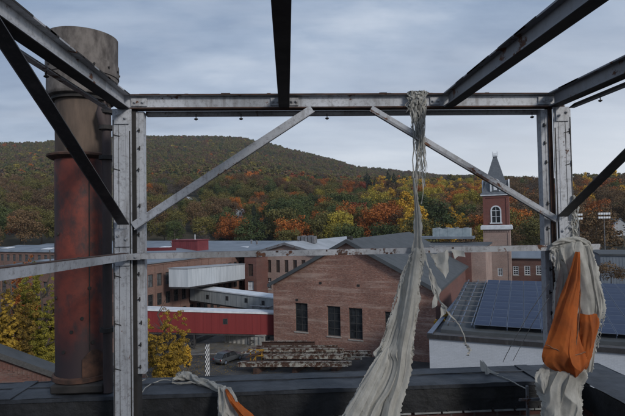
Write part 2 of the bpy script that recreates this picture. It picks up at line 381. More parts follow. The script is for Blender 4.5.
# posts
def post(xo, mir, m, m2):
    """xo: outer left edge of the wide plate (left post); mir=-1 mirrors about xo"""
    X = lambda a, c: (min(xo + mir * a, xo + mir * c), max(xo + mir * a, xo + mir * c))
    zb, zt = E(-2.7), z_bot - .004
    b = MB(); b.box(*X(0, .168), 4.44, 4.452, zb, zt); b.box(*X(.118, .122), 4.436, 4.4395, zb, zt - .05)
    b.box(*X(0, .012), 4.4525, 4.60, zb, zt); po = part(b, 'post', m, frame)
    b = MB(); b.box(*X(.004, .011), 4.4365, 4.4395, zb, zt - .1); b.box(*X(.054, .057), 4.4375, 4.4395, zb, zt - .1); b.box(*X(.150, .158), 4.4365, 4.4395, zb, zt - .2); sub(b, 'groove_shade', M['dark'], po)  # raised dark strips painted as the shade inside lengthwise grooves
    b = MB(); b.box(*X(.160, .196), 4.475, 4.62, zb, zt); sub(b, 'web', M['rust'] if mir < 0 else M['dark'], po)
    z1, z2 = at_y(137, 111.5, 4.49).z, at_y(137, 374, 4.49).z
    b = MB(); b.box(*X(.192, .262), 4.49, 4.50, z2, z1); b.box(*X(.252, .262), 4.5003, 4.57, z2, z1); b.box(*X(.222, .225), 4.486, 4.4895, z2, z1); sub(b, 'side_strip', m2, po)
    # tie brackets and slots
    b = MB()
    for py in (128, 149, 167, 208, 236, 276, 301, 324, 346, 369):
        z = at_y(137, py + rnd.uniform(-3, 3), 4.48).z
        b = MB(); a = rnd.uniform(.208, .236); b.box(*X(a, a + .008), 4.478, 4.4865, z - .018, z + .018); b.box(*X(a - .012, a + .012), 4.474, 4.479, z - .006, z + .003); sub(b, 'tie_bracket', M['dark'], po)
    for py in (134, 168, 238, 275, 323, 368):
        z = at_y(118, py, 4.44).z
        a = rnd.uniform(.004, .012); b = MB()
        b.prism([(xo + mir * a, 4.434, z), (xo + mir * (a + .06), 4.434, z - .018), (xo + mir * (a + .06), 4.434, z - .023), (xo + mir * a, 4.434, z - .008)], (0, .0055, 0))
        b.box(*X(a, a + .007), 4.43, 4.4393, z - .03, z + .022); sub(b, 'tie_bracket', M['dark'], po)
    # head and waist plates with bolts
    for py0, py1 in ((110, 124), (229, 247), (252, 266)):
        zt_, zb_ = at_y(120, py0, 4.43).z, at_y(120, py1, 4.43).z
        b = MB(); b.box(*X(.02, .15), 4.426, 4.4355, zb_, zt_); o = sub(b, 'splice_plate', m, po, bevel=.002)
        for a in (.05, .12): sub(bolts((xo + mir * a, 4.426, (zt_ + zb_) / 2 + (.02 if a < .1 else -.01)), (0, -1, 0)), 'bolt', m, o)
    return po
post(xl, 1, M['steel_white'], M['steel_white'])
post(xr, -1, M['steel_white'], M['steel_white'])

# knee braces in the front plane
def lbar(p0, p1, w, h, m, name, up=(0, -1, 0), t=.008):
    b = MB(); b.sweep(p0, p1, L_PROF(w, h, t), up); return part(b, name, m, frame)
p0, p1 = at_y(133, 226, 4.42), at_y(312, 108.5, 4.42)
b = MB(); b.sweep(p0, p1, [(-.035, 0), (.035, 0), (.035, .008), (-.035, .008)], (0, 1, 0)); o = part(b, 'knee_brace', M['steel_white'], frame)
b = MB(); b.sweep(p0, p1, [(-.043, -.04), (-.0355, -.04), (-.0355, .012), (-.043, .012)], (0, 1, 0)); sub(b, 'flange', M['steel_rusty'], o)
p0, p1 = at_y(371, 108.5, 4.42), at_y(556, 219, 4.42)
b = MB(); b.sweep(p0, p1, [(-.008, 0), (.032, 0), (.032, .008), (-.008, .008)], (0, 1, 0)); o = part(b, 'knee_brace', M['steel_white'], frame)
b = MB(); b.sweep(p0, p1, [(-.034, -.03), (-.0085, -.012), (-.0085, .008), (-.034, .008)], (0, 1, 0)); sub(b, 'flange', M['steel_grey'], o)  # grey flange carries the shade of the brace underside
# side braces
for s, xx, e0 in ((1, at_y(124, 224, 4.38).x, (124, 224)), (-1, at_y(562, 216, 4.38).x, (562, 216))):
    a = at_y(*e0, 4.38); c = Vector((a.x - s * .0, 2.42, z_bot - .004))
    b = MB(); b.sweep(a, c, [(-.045, 0), (.045, 0), (.045, .008), (-.045, .008)], (0, -.5, -1)); o = part(b, 'side_brace', M['steel_dark'], frame)  # dark material paints the shaded underside of the brace
    b = MB(); e = -.0455 if s > 0 else .0455
    b.sweep(a, c, [(min(e, e - s*.008), -.05), (max(e, e - s*.008), -.05), (max(e, e - s*.008), .008), (min(e, e - s*.008), .008)], (0, -.5, -1)); sub(b, 'flange', M['steel_grey'] if s > 0 else M['steel_dark'], o)  # grey on the left flange paints its lit face
# rails
zr = at_y(135, 253.2, 4.40).z
b = MB(); xx = at_y(128, 255, 4.40).x
rr_ = ray(0, 275.0); Yq = xx / (rr_.x / rr_.y); cq = at_y(0, 275.0, Yq); c0_ = Vector((xx, 4.41, zr - .032)); dq = (cq - c0_) / (cq.y - c0_.y); c1_ = c0_ + dq * (-.5 - 4.41)
b.sweep(c0_, c1_, [(0, -.030), (.01, -.030), (.01, .030), (0, .030)]); o = part(b, 'side_rail', M['steel_white'], frame)
b = MB()
b.sweep(c0_, c1_, [(-.001, .0305), (.07, .0305), (.07, .036), (-.001, .036)]); sub(b, 'flange', M['rust'], o)
q0, q1 = at_y(134.5, 256.4, 4.40), at_y(600, 246.8, 4.40)
b = MB(); b.box(q0.x, q1.x, 4.395, 4.402, q0.z - .026, q0.z + .026); o = part(b, 'front_rail', M['steel_rusty'], frame)
b = MB(); b.box(q0.x, q1.x, 4.4025, 4.455, q0.z + .0185, q0.z + .0255)
for k in range(9):
    x = rnd.uniform(q0.x, q1.x); b.box(x, x + rnd.uniform(.01, .04), 4.392, 4.3948, q0.z + rnd.uniform(.008, .02), q0.z + .024)
sub(b, 'flange', M['rust'], o)
b = MB(); z = q0.z + .035; b.box(q0.x, at_y(176, 251, 4.6).x, 4.6, 4.61, z + .0, z + .03); part(b, 'back_rail', M['maroon'], frame)
for sgn, px in ((1, 132), (-1, 557)):
    c = at_y(px, 256, 4.38); b = MB(); b.box(c.x - .07, c.x + .07, 4.375, 4.39, c.z - .035, c.z + .02); o = part(b, 'clip_plate', M['steel_rusty'], frame, bevel=.002)
    for dx in (-.04, .035): sub(bolts((c.x + dx, 4.375, c.z - .008), (0, -1, 0)), 'bolt', M['steel_rusty'], o)

# ================================================================== the building under the camera
PZ = E(-1.68)
yn, yf = at_z(430, 385, PZ).y, at_z(430, 369, PZ).y
XI = at_z(592, 386, PZ).x; XO = XI + (yf - yn)
own = empty('rooftop_building', (-4, 0, 0), 0, 'brick building whose black membrane covered parapet crosses the foot of the view', 'building')
b = MB(); b.box(-14, XO - .02, -10, yf - .02, 0, E(-2.78)); part(b, 'wall', M['brick_own'], own)
b = MB(); b.box(-13.5, XI, -9.5, yn, E(-2.775), E(-2.7)); part(b, 'roof_deck', M['deck'], own)
zbk = E(-1.68 - .27)
b = MB(); b.box(-14, XO - .02, yn + .03, yf - .02, E(-2.775), zbk - .001); b.box(XI + .03, XO - .02, -10, yn + .0295, E(-2.775), zbk - .001); part(b, 'parapet', M['brick_own'], own)
# membrane: dropped flashing with a slightly wavy face, and the capping above with laps
b = MB()
def wavy(y, x): return y + .012 * noise.noise((x * 2.3, y * 3, .5)) + .006 * noise.noise((x * 9, 1, 3))
n = 180; xs = [-14 + (XI + 14) * i / n for i in range(n + 1)]
for i in range(n):
    for z0, z1, k in ((zbk, zbk + .12, 0), (zbk + .12, PZ - .012, 1)):
        a, c = xs[i], xs[i + 1]; y0a, y0c = (wavy(yn, a) - .005, wavy(yn, c) - .005); y1a, y1c = (wavy(yn, a + 5) - .008, wavy(yn, c + 5) - .008)
        if k == 0: b.face([(a, y0a, z0), (c, y0c, z0), (c, y1c, z1), (a, y1a, z1)])
        else: b.face([(a, y1a, z0), (c, y1c, z0), (c, yn, z1), (a, yn, z1)])
ys = [-10 + (yn + 10) * i / 120 for i in range(121)]
for i in range(120):
    a, c = ys[i], ys[i + 1]; f = lambda y: XI + .012 * noise.noise((4, y * 2.3, 1))
    b.face([(f(a), a, zbk), (f(c), c, zbk), (XI, c, PZ - .012), (XI, a, PZ - .012)])
part(b, 'flashing', M['membrane_dark'], own)
b = MB()
def topz(x, y): return PZ + .010 * noise.noise((x * 1.7, y * 5, 0)) + .006 * noise.noise((x * 7, y * 9, 0))
def sheet(x0, x1, y0, y1, nx, ny):
    vs = []; fs = []
    for j in range(ny + 1):
        for i in range(nx + 1):
            x = x0 + (x1 - x0) * i / nx; y = y0 + (y1 - y0) * j / ny
            e = min(i, nx - i, j, ny - j) == 0
            vs.append((x, y, topz(x, y)))
    for j in range(ny):
        for i in range(nx): fs.append((j*(nx+1)+i, j*(nx+1)+i+1, (j+1)*(nx+1)+i+1, (j+1)*(nx+1)+i))
    b.mesh(vs, fs)
sheet(-14, XI, yn - .012, yf, 420, 14); sheet(XI, XO, -10, yf, 14, 300)
b.box(-14, XI - .012, yn - .014, yn - .0125, PZ - .035, PZ + .002); b.box(-14, XO, yf, yf + .012, PZ - .25, PZ + .002)
b.box(XO, XO + .012, -10, yf + .012, PZ - .25, PZ + .002)
for xj in (-12.2, -9.0, -5.9, -2.85, .98, 2.55): b.box(xj, xj + .14, yn - .018, yf, PZ + .004, PZ + .013)
b.box(-14, XI, yf - .21, yf - .19, PZ + .004, PZ + .012)
o = part(b, 'membrane', M['membrane'], own)
b = MB(); x = -13.6
while x < XI - .1:
    w = rnd.uniform(.15, .28); b.box(x, min(x + w, XI - .03), yn - .012, yn + .027, zbk - .018, zbk - .002); x += w + rnd.uniform(.01, .05)
part(b, 'termination_bar', M['bar'], own)
b = MB(); b.box(-3.2, 4.4, -3.6, -3.21, E(-2.7) + .002, z_bot - .01); part(b, 'unseen_shade_wall', M['brick_own'], own)  # added wall behind the camera, out of view, dims the lower posts
b = MB()
for k in range(60):
    x = -8 + k * .24 + rnd.uniform(-.02, .02)
    if x > XI - .05: break
    b.tube([(x, yn - .016, zbk + .012), (x, yn - .004, zbk + .012)], .012, 8)
part(b, 'flashing_studs', M['dark'], own)['kind'] = 'stuff'

# ================================================================== smokestack
sc_y = 5.28
c = at_z(84, 390, PZ); cx = at_y(84, 300, sc_y).x; rs = (at_y(110.5, 300, sc_y).x - at_y(57, 300, sc_y).x) / 2
stack = empty('smokestack', (cx, sc_y, PZ), 0, 'tall round steel stack, rusty above a collar and dark red below, behind the left post', 'smokestack')
S = lambda py, Y=sc_y: at_y(86, py, Y).z
dx = at_y(86, 60, sc_y).x - cx
def dent(o, amp, seed):
    for v in o.data.vertices:
        n_ = noise.noise(Vector((v.co.x * 3 + seed, v.co.y * 3, v.co.z * 2.2))); d = Vector((v.co.x, v.co.y, 0))
        if d.length > .05: v.co += d.normalized() * n_ * amp
def ring(prof, n=72): m = MB(); m.lathe(prof, n); return m
def zz(a, b_, n=14): return [a + (b_ - a) * i / n for i in range(n + 1)]
zc = S(157) - PZ; z95 = S(99) - PZ; ztop = S(39) - PZ
o = ring([(rs, z) for z in zz(.10, zc, 24)]).build('painted_section', M['red_stack'], stack, smooth=True); dent(o, .008, 1)
o = ring([(rs - .004, z) for z in zz(zc, z95)]).build('upper_section', M['rust_tan'], stack, smooth=True); dent(o, .006, 2)
ru = rs * 1.27
m = ring([(rs - .01, z95 - .02), (ru - .01, z95), (ru, z95 + .02)] + [(ru, z) for z in zz(z95 + .03, ztop, 10)] + [(ru - .02, ztop + .004), (ru - .03, ztop - .3)])
m2 = m.build('cap', M['rust_cap'], stack, smooth=True); dent(m2, .005, 3)
zb_ = S(72) - PZ
m = MB(); m.lathe([(ru + .001, zb_ - .07), (ru + .009, zb_ - .068), (ru + .009, zb_ + .068), (ru + .001, zb_ + .07)], 72)
m3 = m.build('cap_band', M['rust_cap'], stack, smooth=True)
for k in range(14):
    a = k / 14 * 2 * math.pi; 
    for dz in (-.045, .045): pass
    m = MB(); c_ = Vector((math.cos(a) * (ru + .009), math.sin(a) * (ru + .009), zb_)); m.tube([c_, c_ + Vector((math.cos(a), math.sin(a), 0)) * .012], .012, 6); m.build('rivet', M['dark'], m3)
m = MB(); m.lathe([(rs + .001, z95 - .05), (rs + .03, z95 - .045), (rs + .03, z95 - .015), (rs + .001, z95 - .01)], 72); m.build('upper_ring', M['dark'], stack)
m = MB(); m.lathe([(rs - .002, zc - .045), (rs + .035, zc - .03), (rs + .06, zc - .012), (rs + .06, zc + .008), (rs - .002, zc + .03)], 72); o = m.build('collar', M['rust'], stack, smooth=True); dent(o, .03, 5)
m = MB(); m.box(-rs + .06, rs + .03, -.30, .30, .012, .10); o = m.build('curb', M['dark'], stack, bevel=.015)
m = MB(); m.lathe([(rs + .002, .10), (rs + .03, .11), (rs + .028, .15), (rs + .002, .16)], 60); m.build('base_ring', M['rust'], stack)
for (a, z) in ((-2.35, .95), (-1.9, .42), (-1.25, .75), (-1.35, 1.35), (-.9, .5), (-2.2, 1.6), (-1.0, 1.05), (-1.6, .62)):
    d = Vector((math.cos(a), math.sin(a), 0)); m = MB(); p = d * rs + Vector((0, 0, z)); m.tube([p, p + d * .012], .018, 8); m.build('bolt', M['dark'], stack)
m = MB(); m.tube([(rs * math.cos(-1.0) * 1.02, rs * math.sin(-1.0) * 1.02, z) for z in (.15, 1.0, zc - .05)], .006, 6); m.build('cable', M['dark'], stack)
# inspection hatch at its foot
m = MB()
for i in range(9):
    a0, a1 = -1.25 + i * .09, -1.25 + (i + 1) * .09
    h0 = .34 + .09 * math.sin(math.pi * i / 9); h1 = .34 + .09 * math.sin(math.pi * (i + 1) / 9)
    P_ = lambda a, r, z: (math.cos(a) * r, math.sin(a) * r, z)
    m.face([P_(a0, rs + .015, .16), P_(a1, rs + .015, .16), P_(a1, rs + .015, h1), P_(a0, rs + .015, h0)])
    m.face([P_(a0, rs + .015, h0), P_(a1, rs + .015, h1), P_(a1, rs - .002, h1), P_(a0, rs - .002, h0)])
m.build('hatch', M['rust'], stack)
own_pier = MB(); own_pier.box(cx - .45, cx + .5, yf + .001 - .02, sc_y + .5, 0, PZ - .004); part(own_pier, 'chimney_pier', M['brick_own'], own)

# slim flanged pipe between stack and post
pc = at_y(107, 200, 5.02); pr = .045
vp = empty('vent_pipe', (pc.x, 5.02, PZ), 0, 'slim sooty flanged pipe between the big stack and the left post', 'pipe')
m = ring([(pr, z) for z in zz(.01, S(108, 5.02) - PZ, 8)], 20); m.build('pipe', M['black_pipe'], vp, smooth=True)
for py in (112, 128, 158, 262, 330):
    z = S(py, 5.02) - PZ; m = MB(); m.lathe([(pr, z - .022), (pr + .03, z - .02), (pr + .03, z + .02), (pr, z + .022)], 20); m.build('flange', M['dark'], vp)
m = MB(); z = S(122, 5.02) - PZ
m.tube([(0, 0, z - .08), (-.03, -.02, z + .0), (-.045, -.03, z + .09), (-.03, -.02, z + .15), (0.0, 0, z + .17)], .05, 14); m.build('elbow', M['black_pipe'], vp, smooth=True)

# ================================================================== rags and ropes
def lerp_rows(rows, s):
    """Catmull-Rom through the rows"""
    n = len(rows) - 1; k = min(int(s * n), n - 1); t = s * n - k
    g = lambda i: rows[max(0, min(n, i))]
    out = []
    for a, b_, c_, d in zip(g(k - 1), g(k), g(k + 1), g(k + 2)):
        out.append(.5 * ((2 * b_) + (-a + c_) * t + (2*a - 5*b_ + 4*c_ - d) * t*t + (-a + 3*b_ - 3*c_ + d) * t**3))
    return out
def gathered(mb, rows, nf=5, amp=.25, ry=.5, seed=0, twist=1.0, ns=70, nth=72, drop=None, fine=.35):
    """a hanging bunch of cloth. rows: (px centre, py, Y, half width px)"""
    base = len(mb.v)
    for i in range(ns + 1):
        s = i / ns; px, py, Y, h = lerp_rows(rows, s)
        c_ = at_y(px, py, Y); w = max(h, .4) / FPX * Y
        for j in range(nth):
            th = 2 * math.pi * j / nth
            tw_a = th + twist * s * 1.5
            f = 1 + amp * .55 * math.sin(nf * th + twist * 5 * s + seed) * (.6 + .4 * math.sin(3 * th + seed * 2 + 4 * s))
            n_a = noise.noise(Vector((math.cos(tw_a) * nf * .55 + seed, math.sin(tw_a) * nf * .55, s * 3.2)))
            n_b = noise.noise(Vector((math.cos(tw_a) * nf * 1.3 + seed, math.sin(tw_a) * nf * 1.3 + 4, s * 5 + .8 * math.cos(th))))
            f += amp * 1.5 * (.45 - 1.9 * abs(n_a)) + amp * .8 * (.3 - 1.8 * abs(n_b))
            f += fine * .55 * noise.noise(Vector((math.cos(th) * 1.3 + seed, math.sin(th) * 1.3, s * 7)))
            f = max(f, .35)
            z = noise.noise(Vector((th * 1.2, s * 9, seed + 7))) * .015
            mb.v.append((c_.x + w * math.cos(th) * f, c_.y + w * ry * math.sin(th) * f, c_.z + z))
    for i in range(ns):
        for j in range(nth):
            if drop and drop(i / ns, j / nth): continue
            mb.f.append((base + i*nth + j, base + i*nth + (j+1) % nth, base + (i+1)*nth + (j+1) % nth, base + (i+1)*nth + j)); mb.mi.append(mb.cur)
    return mb
def drape(mb, rows, seed=0, nt=60, ns=140, amp=.035, k=7, bulge=.03, jag=(1.2, 1.2), hole=.0, slow=2.2):
    """one thin torn sheet. rows: (px left, px right, py, Y); folds run down its length, edges are ragged"""
    base = len(mb.v); P_ = lambda i: Vector(mb.v[i])
    for i in range(ns + 1):
        s = i / ns; l, r, py, Y = lerp_rows(rows, s); wpx = max(.5, r - l)
        def rag(o): 
            a_ = noise.noise((s * 26, seed * 3 + o, 1)); b_ = noise.noise((s * 75, seed + o, 7)); c__ = (s * 31 + o + noise.noise((s * 9, o, 2)) * 3) % 1
            return (1.1 * a_ + .8 * b_ + .5 * c__)
        jl, jr = jag[0] * rag(1), jag[1] * rag(5)
        for j in range(nt + 1):
            t = j / nt; x = l + (r - l) * t + jl * max(0, 1 - t * 7) + jr * max(0, 1 - (1 - t) * 7)
            n1 = noise.noise((t * k * .5 + seed, s * slow, seed * 2)); n2 = noise.noise((t * k * 1.4 + seed * 3 + s * 1.5, s * slow * 1.1, 5)); n3 = noise.noise((t * 4 - s * 2.5, s * 3 + t * 2, seed + 9))
            f = .9 * (1 - 2.4 * abs(n1)) + .35 * (1 - 2.4 * abs(n2)) + .5 * n3
            w_ = min(1.0, wpx / 14)
            q = at_y(x + n2 * wpx * .10, py + n3 * 1.2, Y)
            mb.v.append((q.x, q.y - bulge * w_ * math.sin(math.pi * t) - amp * w_ * f + amp * w_, q.z))
    n_ = nt + 1
    for i in range(ns):
        for j in range(nt):
            e = min(j, nt - 1 - j) / nt
            if hole and noise.noise((j * 7.0 / nt * 2.2 + seed, i * 24.0 / ns, 3)) > hole + e * 1.2: continue
            mb.f.append((base + i*n_ + j, base + i*n_ + j + 1, base + (i+1)*n_ + j + 1, base + (i+1)*n_ + j)); mb.mi.append(mb.cur)
    return mb
def ribbon(mb, pts, w, seed=0, tw=2.0, n=None, jag=.35, wob=.01):
    """torn strip through (px,py,Y) points; w half width in metres, or (start, end)"""
    n = n or 10 * len(pts); base = len(mb.v); w0, w1 = w if isinstance(w, tuple) else (w, w * .6)
    P_ = [tuple(at_y(*p)) for p in pts]; rg = random.Random(seed)
    for i in range(n + 1):
        s = i / n; c_ = Vector(lerp_rows(P_, s)) + Vector((noise.noise((s * 6, seed, 0)), noise.noise((s * 6, seed, 5)), 0)) * wob * 1.5
        a = tw * noise.noise((s * 3, seed * 1.7, 2)) * 3
        d = Vector((math.cos(a), math.sin(a), 0)); ww = w0 + (w1 - w0) * s
        l = ww * (1 + jag * rg.uniform(-1, 1)); r = ww * (1 + jag * rg.uniform(-1, 1))
        k = d.cross(Vector((0, 0, 1))) * ww * .5
        for q in (c_ - d * l, c_ + k, c_ + d * r): mb.v.append(tuple(q))
    for i in range(n):
        for j in range(2): mb.f.append((base + i*3 + j, base + i*3 + j + 1, base + i*3 + j + 4, base + i*3 + j + 3)); mb.mi.append(mb.cur)
    return mb
def rope(mb, pts, r=.004, sag=0, n=24, z_plane=None):
    P_ = [tuple(at_y(*p)) for p in pts]; out = []
    for i in range(n + 1):
        s = i / n; q = Vector(lerp_rows(P_, s)); q.z -= sag * math.sin(math.pi * s); q += Vector((noise.noise((s * 14, r * 900, 1)), 0, noise.noise((s * 14, r * 900, 9)))) * r * 1.3; out.append(q)
    mb.tube(out, r, 6); return mb

# top tangle hung over the beam
b = MB(); rg = random.Random(3)
for k in range(58):
    x0 = rg.uniform(409, 426); L_ = rg.choice((14, 20, 28, 40, 55, 55, 75, 75, 95)) * rg.uniform(.8, 1.15); xe = 420.5 + rg.uniform(-5, 5.5) if L_ > 45 else x0 + rg.uniform(-4, 4)
    pts = [(x0 + rg.uniform(-2, 2), 93.5, 4.53), (x0, 91.5, 4.46), (x0, 96, 4.425), ((x0 + xe) / 2, 96 + L_ * .5, 4.40 + rg.uniform(-.02, .02)), (xe, 96 + L_, 4.41)]
    ribbon(b, pts, (rg.uniform(.006, .018), .004), k, 2.5, 50, .5, .03)
gathered(b, [(417, 92, 4.46, 7.5), (417, 100, 4.42, 7), (419, 115, 4.40, 5), (420.5, 128, 4.40, 3.5), (421.5, 140, 4.40, 2)], 5, .45, .4, 2, 1, 60, 40, lambda s, t: noise.noise((s * 16, t * 26, 3)) > .02, .7)
tag(b.build('tangled_rag', M['rag'], smooth=True), 'bundle of shredded strips knotted over the top beam right of centre', 'rag')
# long torn sheet
sheet_e = empty('torn_sheet', at_y(415, 250, 4.38), 0, 'long torn off-white sheet hanging from a cord over the front rail to the bottom', 'torn cloth')
MAIN = [(413.5, 415.5, 178, 4.39), (414, 418, 200, 4.38), (414.5, 420.5, 222, 4.37), (413, 422, 240, 4.35), (409.5, 424, 256, 4.32), (402, 422, 272, 4.30), (398, 419, 286, 4.28), (397, 420, 300, 4.27), (392, 417, 315, 4.26), (386, 415, 330, 4.25), (380, 413, 345, 4.24), (373, 412, 354, 4.23), (380, 410, 362, 4.22), (377, 407, 375, 4.21), (366, 404, 390, 4.2), (352, 400, 403, 4.19), (343, 396, 416, 4.18), (336, 391, 432, 4.17)]
b = MB(); drape(b, MAIN, 1.3, 90, 190, .036, 6.5, .035, (.8, 1.6), .5, 1.4)
part(b, 'cloth', M['rag'], sheet_e, smooth=True)
b = MB(); drape(b, [(l + (2 if i % 2 else -1), r - 3 + 2 * (i % 3), py + 2, Y + .05) for i, (l, r, py, Y) in enumerate(MAIN)], 4.1, 60, 150, .035, 5, -.02, (1.2, 2), .4)
part(b, 'back_layer', M['rag'], sheet_e, smooth=True)
b = MB(); drape(b, [(414, 420, 248, 4.31), (411, 421, 262, 4.27), (407, 418, 290, 4.24), (402, 415, 320, 4.22), (397, 411, 348, 4.20), (393, 409, 378, 4.18), (384, 400, 408, 4.15), (379, 396, 432, 4.14)], 7.7, 40, 150, .018, 3, .03, (.5, 2.2), .45, 1.2)
drape(b, [(384, 389, 348, 4.20), (374, 387, 360, 4.18), (364, 383, 375, 4.16), (353, 375, 394, 4.14), (343, 366, 414, 4.12), (337, 360, 432, 4.11)], 9.2, 50, 100, .022, 4, .03, (1.0, .8), .45, 1.2)
part(b, 'side_fold', M['rag'], sheet_e, smooth=True)
b = MB(); rg = random.Random(8)
for k in range(30):
    py = 262 + k * 4.9; s = (py - 250) / 166
    xe = np.interp(py, [262, 274, 300, 330, 357, 381, 400, 416], [423, 420, 417, 413, 410, 405, 399, 393]) - 2
    ribbon(b, [(xe - 3, py - 5, 4.27), (xe + rg.uniform(0, 3), py, 4.26), (xe + rg.uniform(0, 5), py + rg.uniform(5, 12), 4.26)], (.012, .004), k, 1.2, 12, .6)
for k in range(22):
    py = 255 + k * 5; xe = np.interp(py, [255, 300, 345, 370], [410, 393, 382, 374])
    ribbon(b, [(xe + 3, py - 5, 4.26), (xe + rg.uniform(-1, 1), py + 2, 4.25), (xe - rg.uniform(0, 2), py + 9, 4.25)], (.007, .003), 100 + k, 1, 10, .4)
part(b, 'frayed_edge', M['rag'], sheet_e, smooth=True)
b = MB(); rope(b, [(411, 112, 4.44), (413.5, 140, 4.41), (413, 175, 4.40), (415.5, 215, 4.39), (416, 250, 4.38)], .0055, 0, 30)
rope(b, [(423, 110, 4.44), (417, 150, 4.41), (417, 190, 4.4), (418, 230, 4.39)], .004, 0, 30)
part(b, 'cord', M['rope'], sheet_e, smooth=True)

def flap(mb, outline, Y, seed, ruf=.03):
    """a torn scrap: subdivided polygon in a pixel outline, rippled in depth"""
    bm = bmesh.new(); vs = [bm.verts.new(at_y(px, py, Y)) for px, py in outline]; bm.faces.new(vs)
    bmesh.ops.triangulate(bm, faces=bm.faces); bmesh.ops.subdivide_edges(bm, edges=bm.edges, cuts=5, use_grid_fill=True)
    base = len(mb.v)
    for v in bm.verts:
        v.co += Vector((noise.noise(v.co * 18) * .012, ruf * noise.noise((v.co.x * 14 + seed, v.co.z * 4, seed)) * 2, noise.noise(v.co * 15 + Vector((5, 5, 5))) * .012))
    bm.verts.ensure_lookup_table()
    for i, v in enumerate(bm.verts): mb.v.append(tuple(v.co)); v.index = i
    for f in bm.faces: mb.f.append(tuple(base + v.index for v in f.verts)); mb.mi.append(mb.cur)
    bm.free(); return mb
b = MB()
flap(b, [(428, 252), (436, 253.5), (449, 250), (447, 262), (448.5, 272), (446, 279), (442, 270), (437, 264), (431, 257)], 4.37, 1)
flap(b, [(429, 268), (432, 270), (436, 280), (441, 290), (439, 297), (433, 295), (430, 284)], 4.37, 2)
flap(b, [(434, 293), (440, 296), (437, 305), (432, 308)], 4.36, 3)
flap(b, [(443, 303), (447, 307), (446, 313), (439, 318), (441, 309)], 4.36, 4)
flap(b, [(450, 250), (463, 250), (465, 257), (458, 256), (455, 259)], 4.38, 5)
ribbon(b, [(421, 248, 4.37), (427, 262, 4.37), (433, 282, 4.36), (439, 299, 4.36), (446, 311, 4.36), (455, 320, 4.36)], (.014, .01), 5, 1.5, 40, .5)
ribbon(b, [(464, 343, 4.36), (467, 346, 4.36), (470, 351, 4.36), (467, 356, 4.36)], (.02, .012), 6, 2.5, 20, .5)
rope(b, [(446, 311, 4.36), (456, 321, 4.36), (462, 331, 4.36), (467, 346, 4.36)], .005)
tag(b.build('tattered_strip', M['rag'], smooth=True), 'thin tattered white strip with torn scraps, dangling right of the long torn sheet', 'rag')

# twisted rag on the parapet, lower left
tw = empty('twisted_rag', at_z(205, 384, PZ), 0, 'twisted off-white rag with an orange stripe lying over the left part of the parapet', 'rag')
b = MB()
def lump(mb, path, seed, amp=.3, n=60, nth=26):
    """cloth rolled into a rope; path: (point, radius)"""
    rows = [tuple(p) + (r,) for p, r in path]; base = len(mb.v)
    for i in range(n + 1):
        s = i / n; x, y, z, r = lerp_rows(rows, s); x2, y2, z2, _ = lerp_rows(rows, min(1, s + .01)); d = (Vector((x2, y2, z2)) - Vector((x, y, z)))
        if d.length < 1e-6: d = Vector((1, 0, 0))
        d.normalize(); u = d.cross(Vector((0, 0, 1))).normalized(); w_ = u.cross(d)
        for j in range(nth):
            th = 2 * math.pi * j / nth; f = 1 + amp * math.sin(4 * th + s * 22 + seed) + .5 * noise.noise((math.cos(th) + seed, math.sin(th), s * 12))
            mb.v.append(tuple(Vector((x, y, z)) + (u * math.cos(th) + w_ * math.sin(th)) * r * f))
    for i in range(n):
        for j in range(nth): mb.f.append((base + i*nth + j, base + i*nth + (j+1) % nth, base + (i+1)*nth + (j+1) % nth, base + (i+1)*nth + j)); mb.mi.append(mb.cur)
zz_ = lambda px, py, h=.03: at_z(px, py, PZ + h)
lump(b, [(zz_(173, 380), .012), (zz_(178, 378), .025), (zz_(185, 377), .04), (zz_(192, 378), .035), (zz_(198, 381.5), .03), (zz_(206, 383), .038), (zz_(214, 386), .032), (zz_(222, 389.5), .03), (zz_(230, 391), .03)], 1, .3, 110)
lump(b, [(zz_(176, 375), .01), (zz_(182, 373.5, .05), .02), (zz_(189, 374.5, .05), .022), (zz_(196, 379, .04), .015)], 4, .35, 50)
lump(b, [(zz_(172, 382.5), .006), (zz_(180, 383.5, .02), .008), (zz_(192, 382.5, .02), .008), (zz_(200, 384), .006)], 6, .3, 40)
for k in range(6): ribbon(b, [(178 + 7 * k, 377 + 1.2 * k, 5.0), (180 + 7 * k + k % 3, 373 + k * 1.5, 4.98)], (.01, .003), 50 + k, 2, 8, .5)
part(b, 'cloth_roll', M['rag'], tw, smooth=True)
b = MB(); drape(b, [(217, 226, 387, 4.84), (217, 230, 393, 4.76), (217, 233, 402, 4.70), (217, 237, 412, 4.67), (218, 241, 424, 4.65), (218, 243, 436, 4.64)], 2.2, 50, 80, .05, 6, .03, (.3, .5))
part(b, 'hanging_end', M['rag'], tw, smooth=True)
b = MB(); drape(b, [(224.5, 227.5, 389.5, 4.76), (226.5, 231.5, 395, 4.68), (230, 238, 403, 4.63), (236, 248, 412, 4.61), (242, 258, 420, 4.59), (247, 268, 432, 4.58)], .2, 40, 70, .03, 4, .03, (.2, .3))
part(b, 'orange_stripe', M['orange'], tw, smooth=True)
b = MB(); drape(b, [(226, 230, 387.5, 4.80), (229, 233, 391, 4.72), (233, 236, 397, 4.66), (235.5, 238, 402, 4.63)], 6.2, 16, 40, .02, 3, .02, (.2, .3))
part(b, 'white_edge', M['rag'], tw, smooth=True)

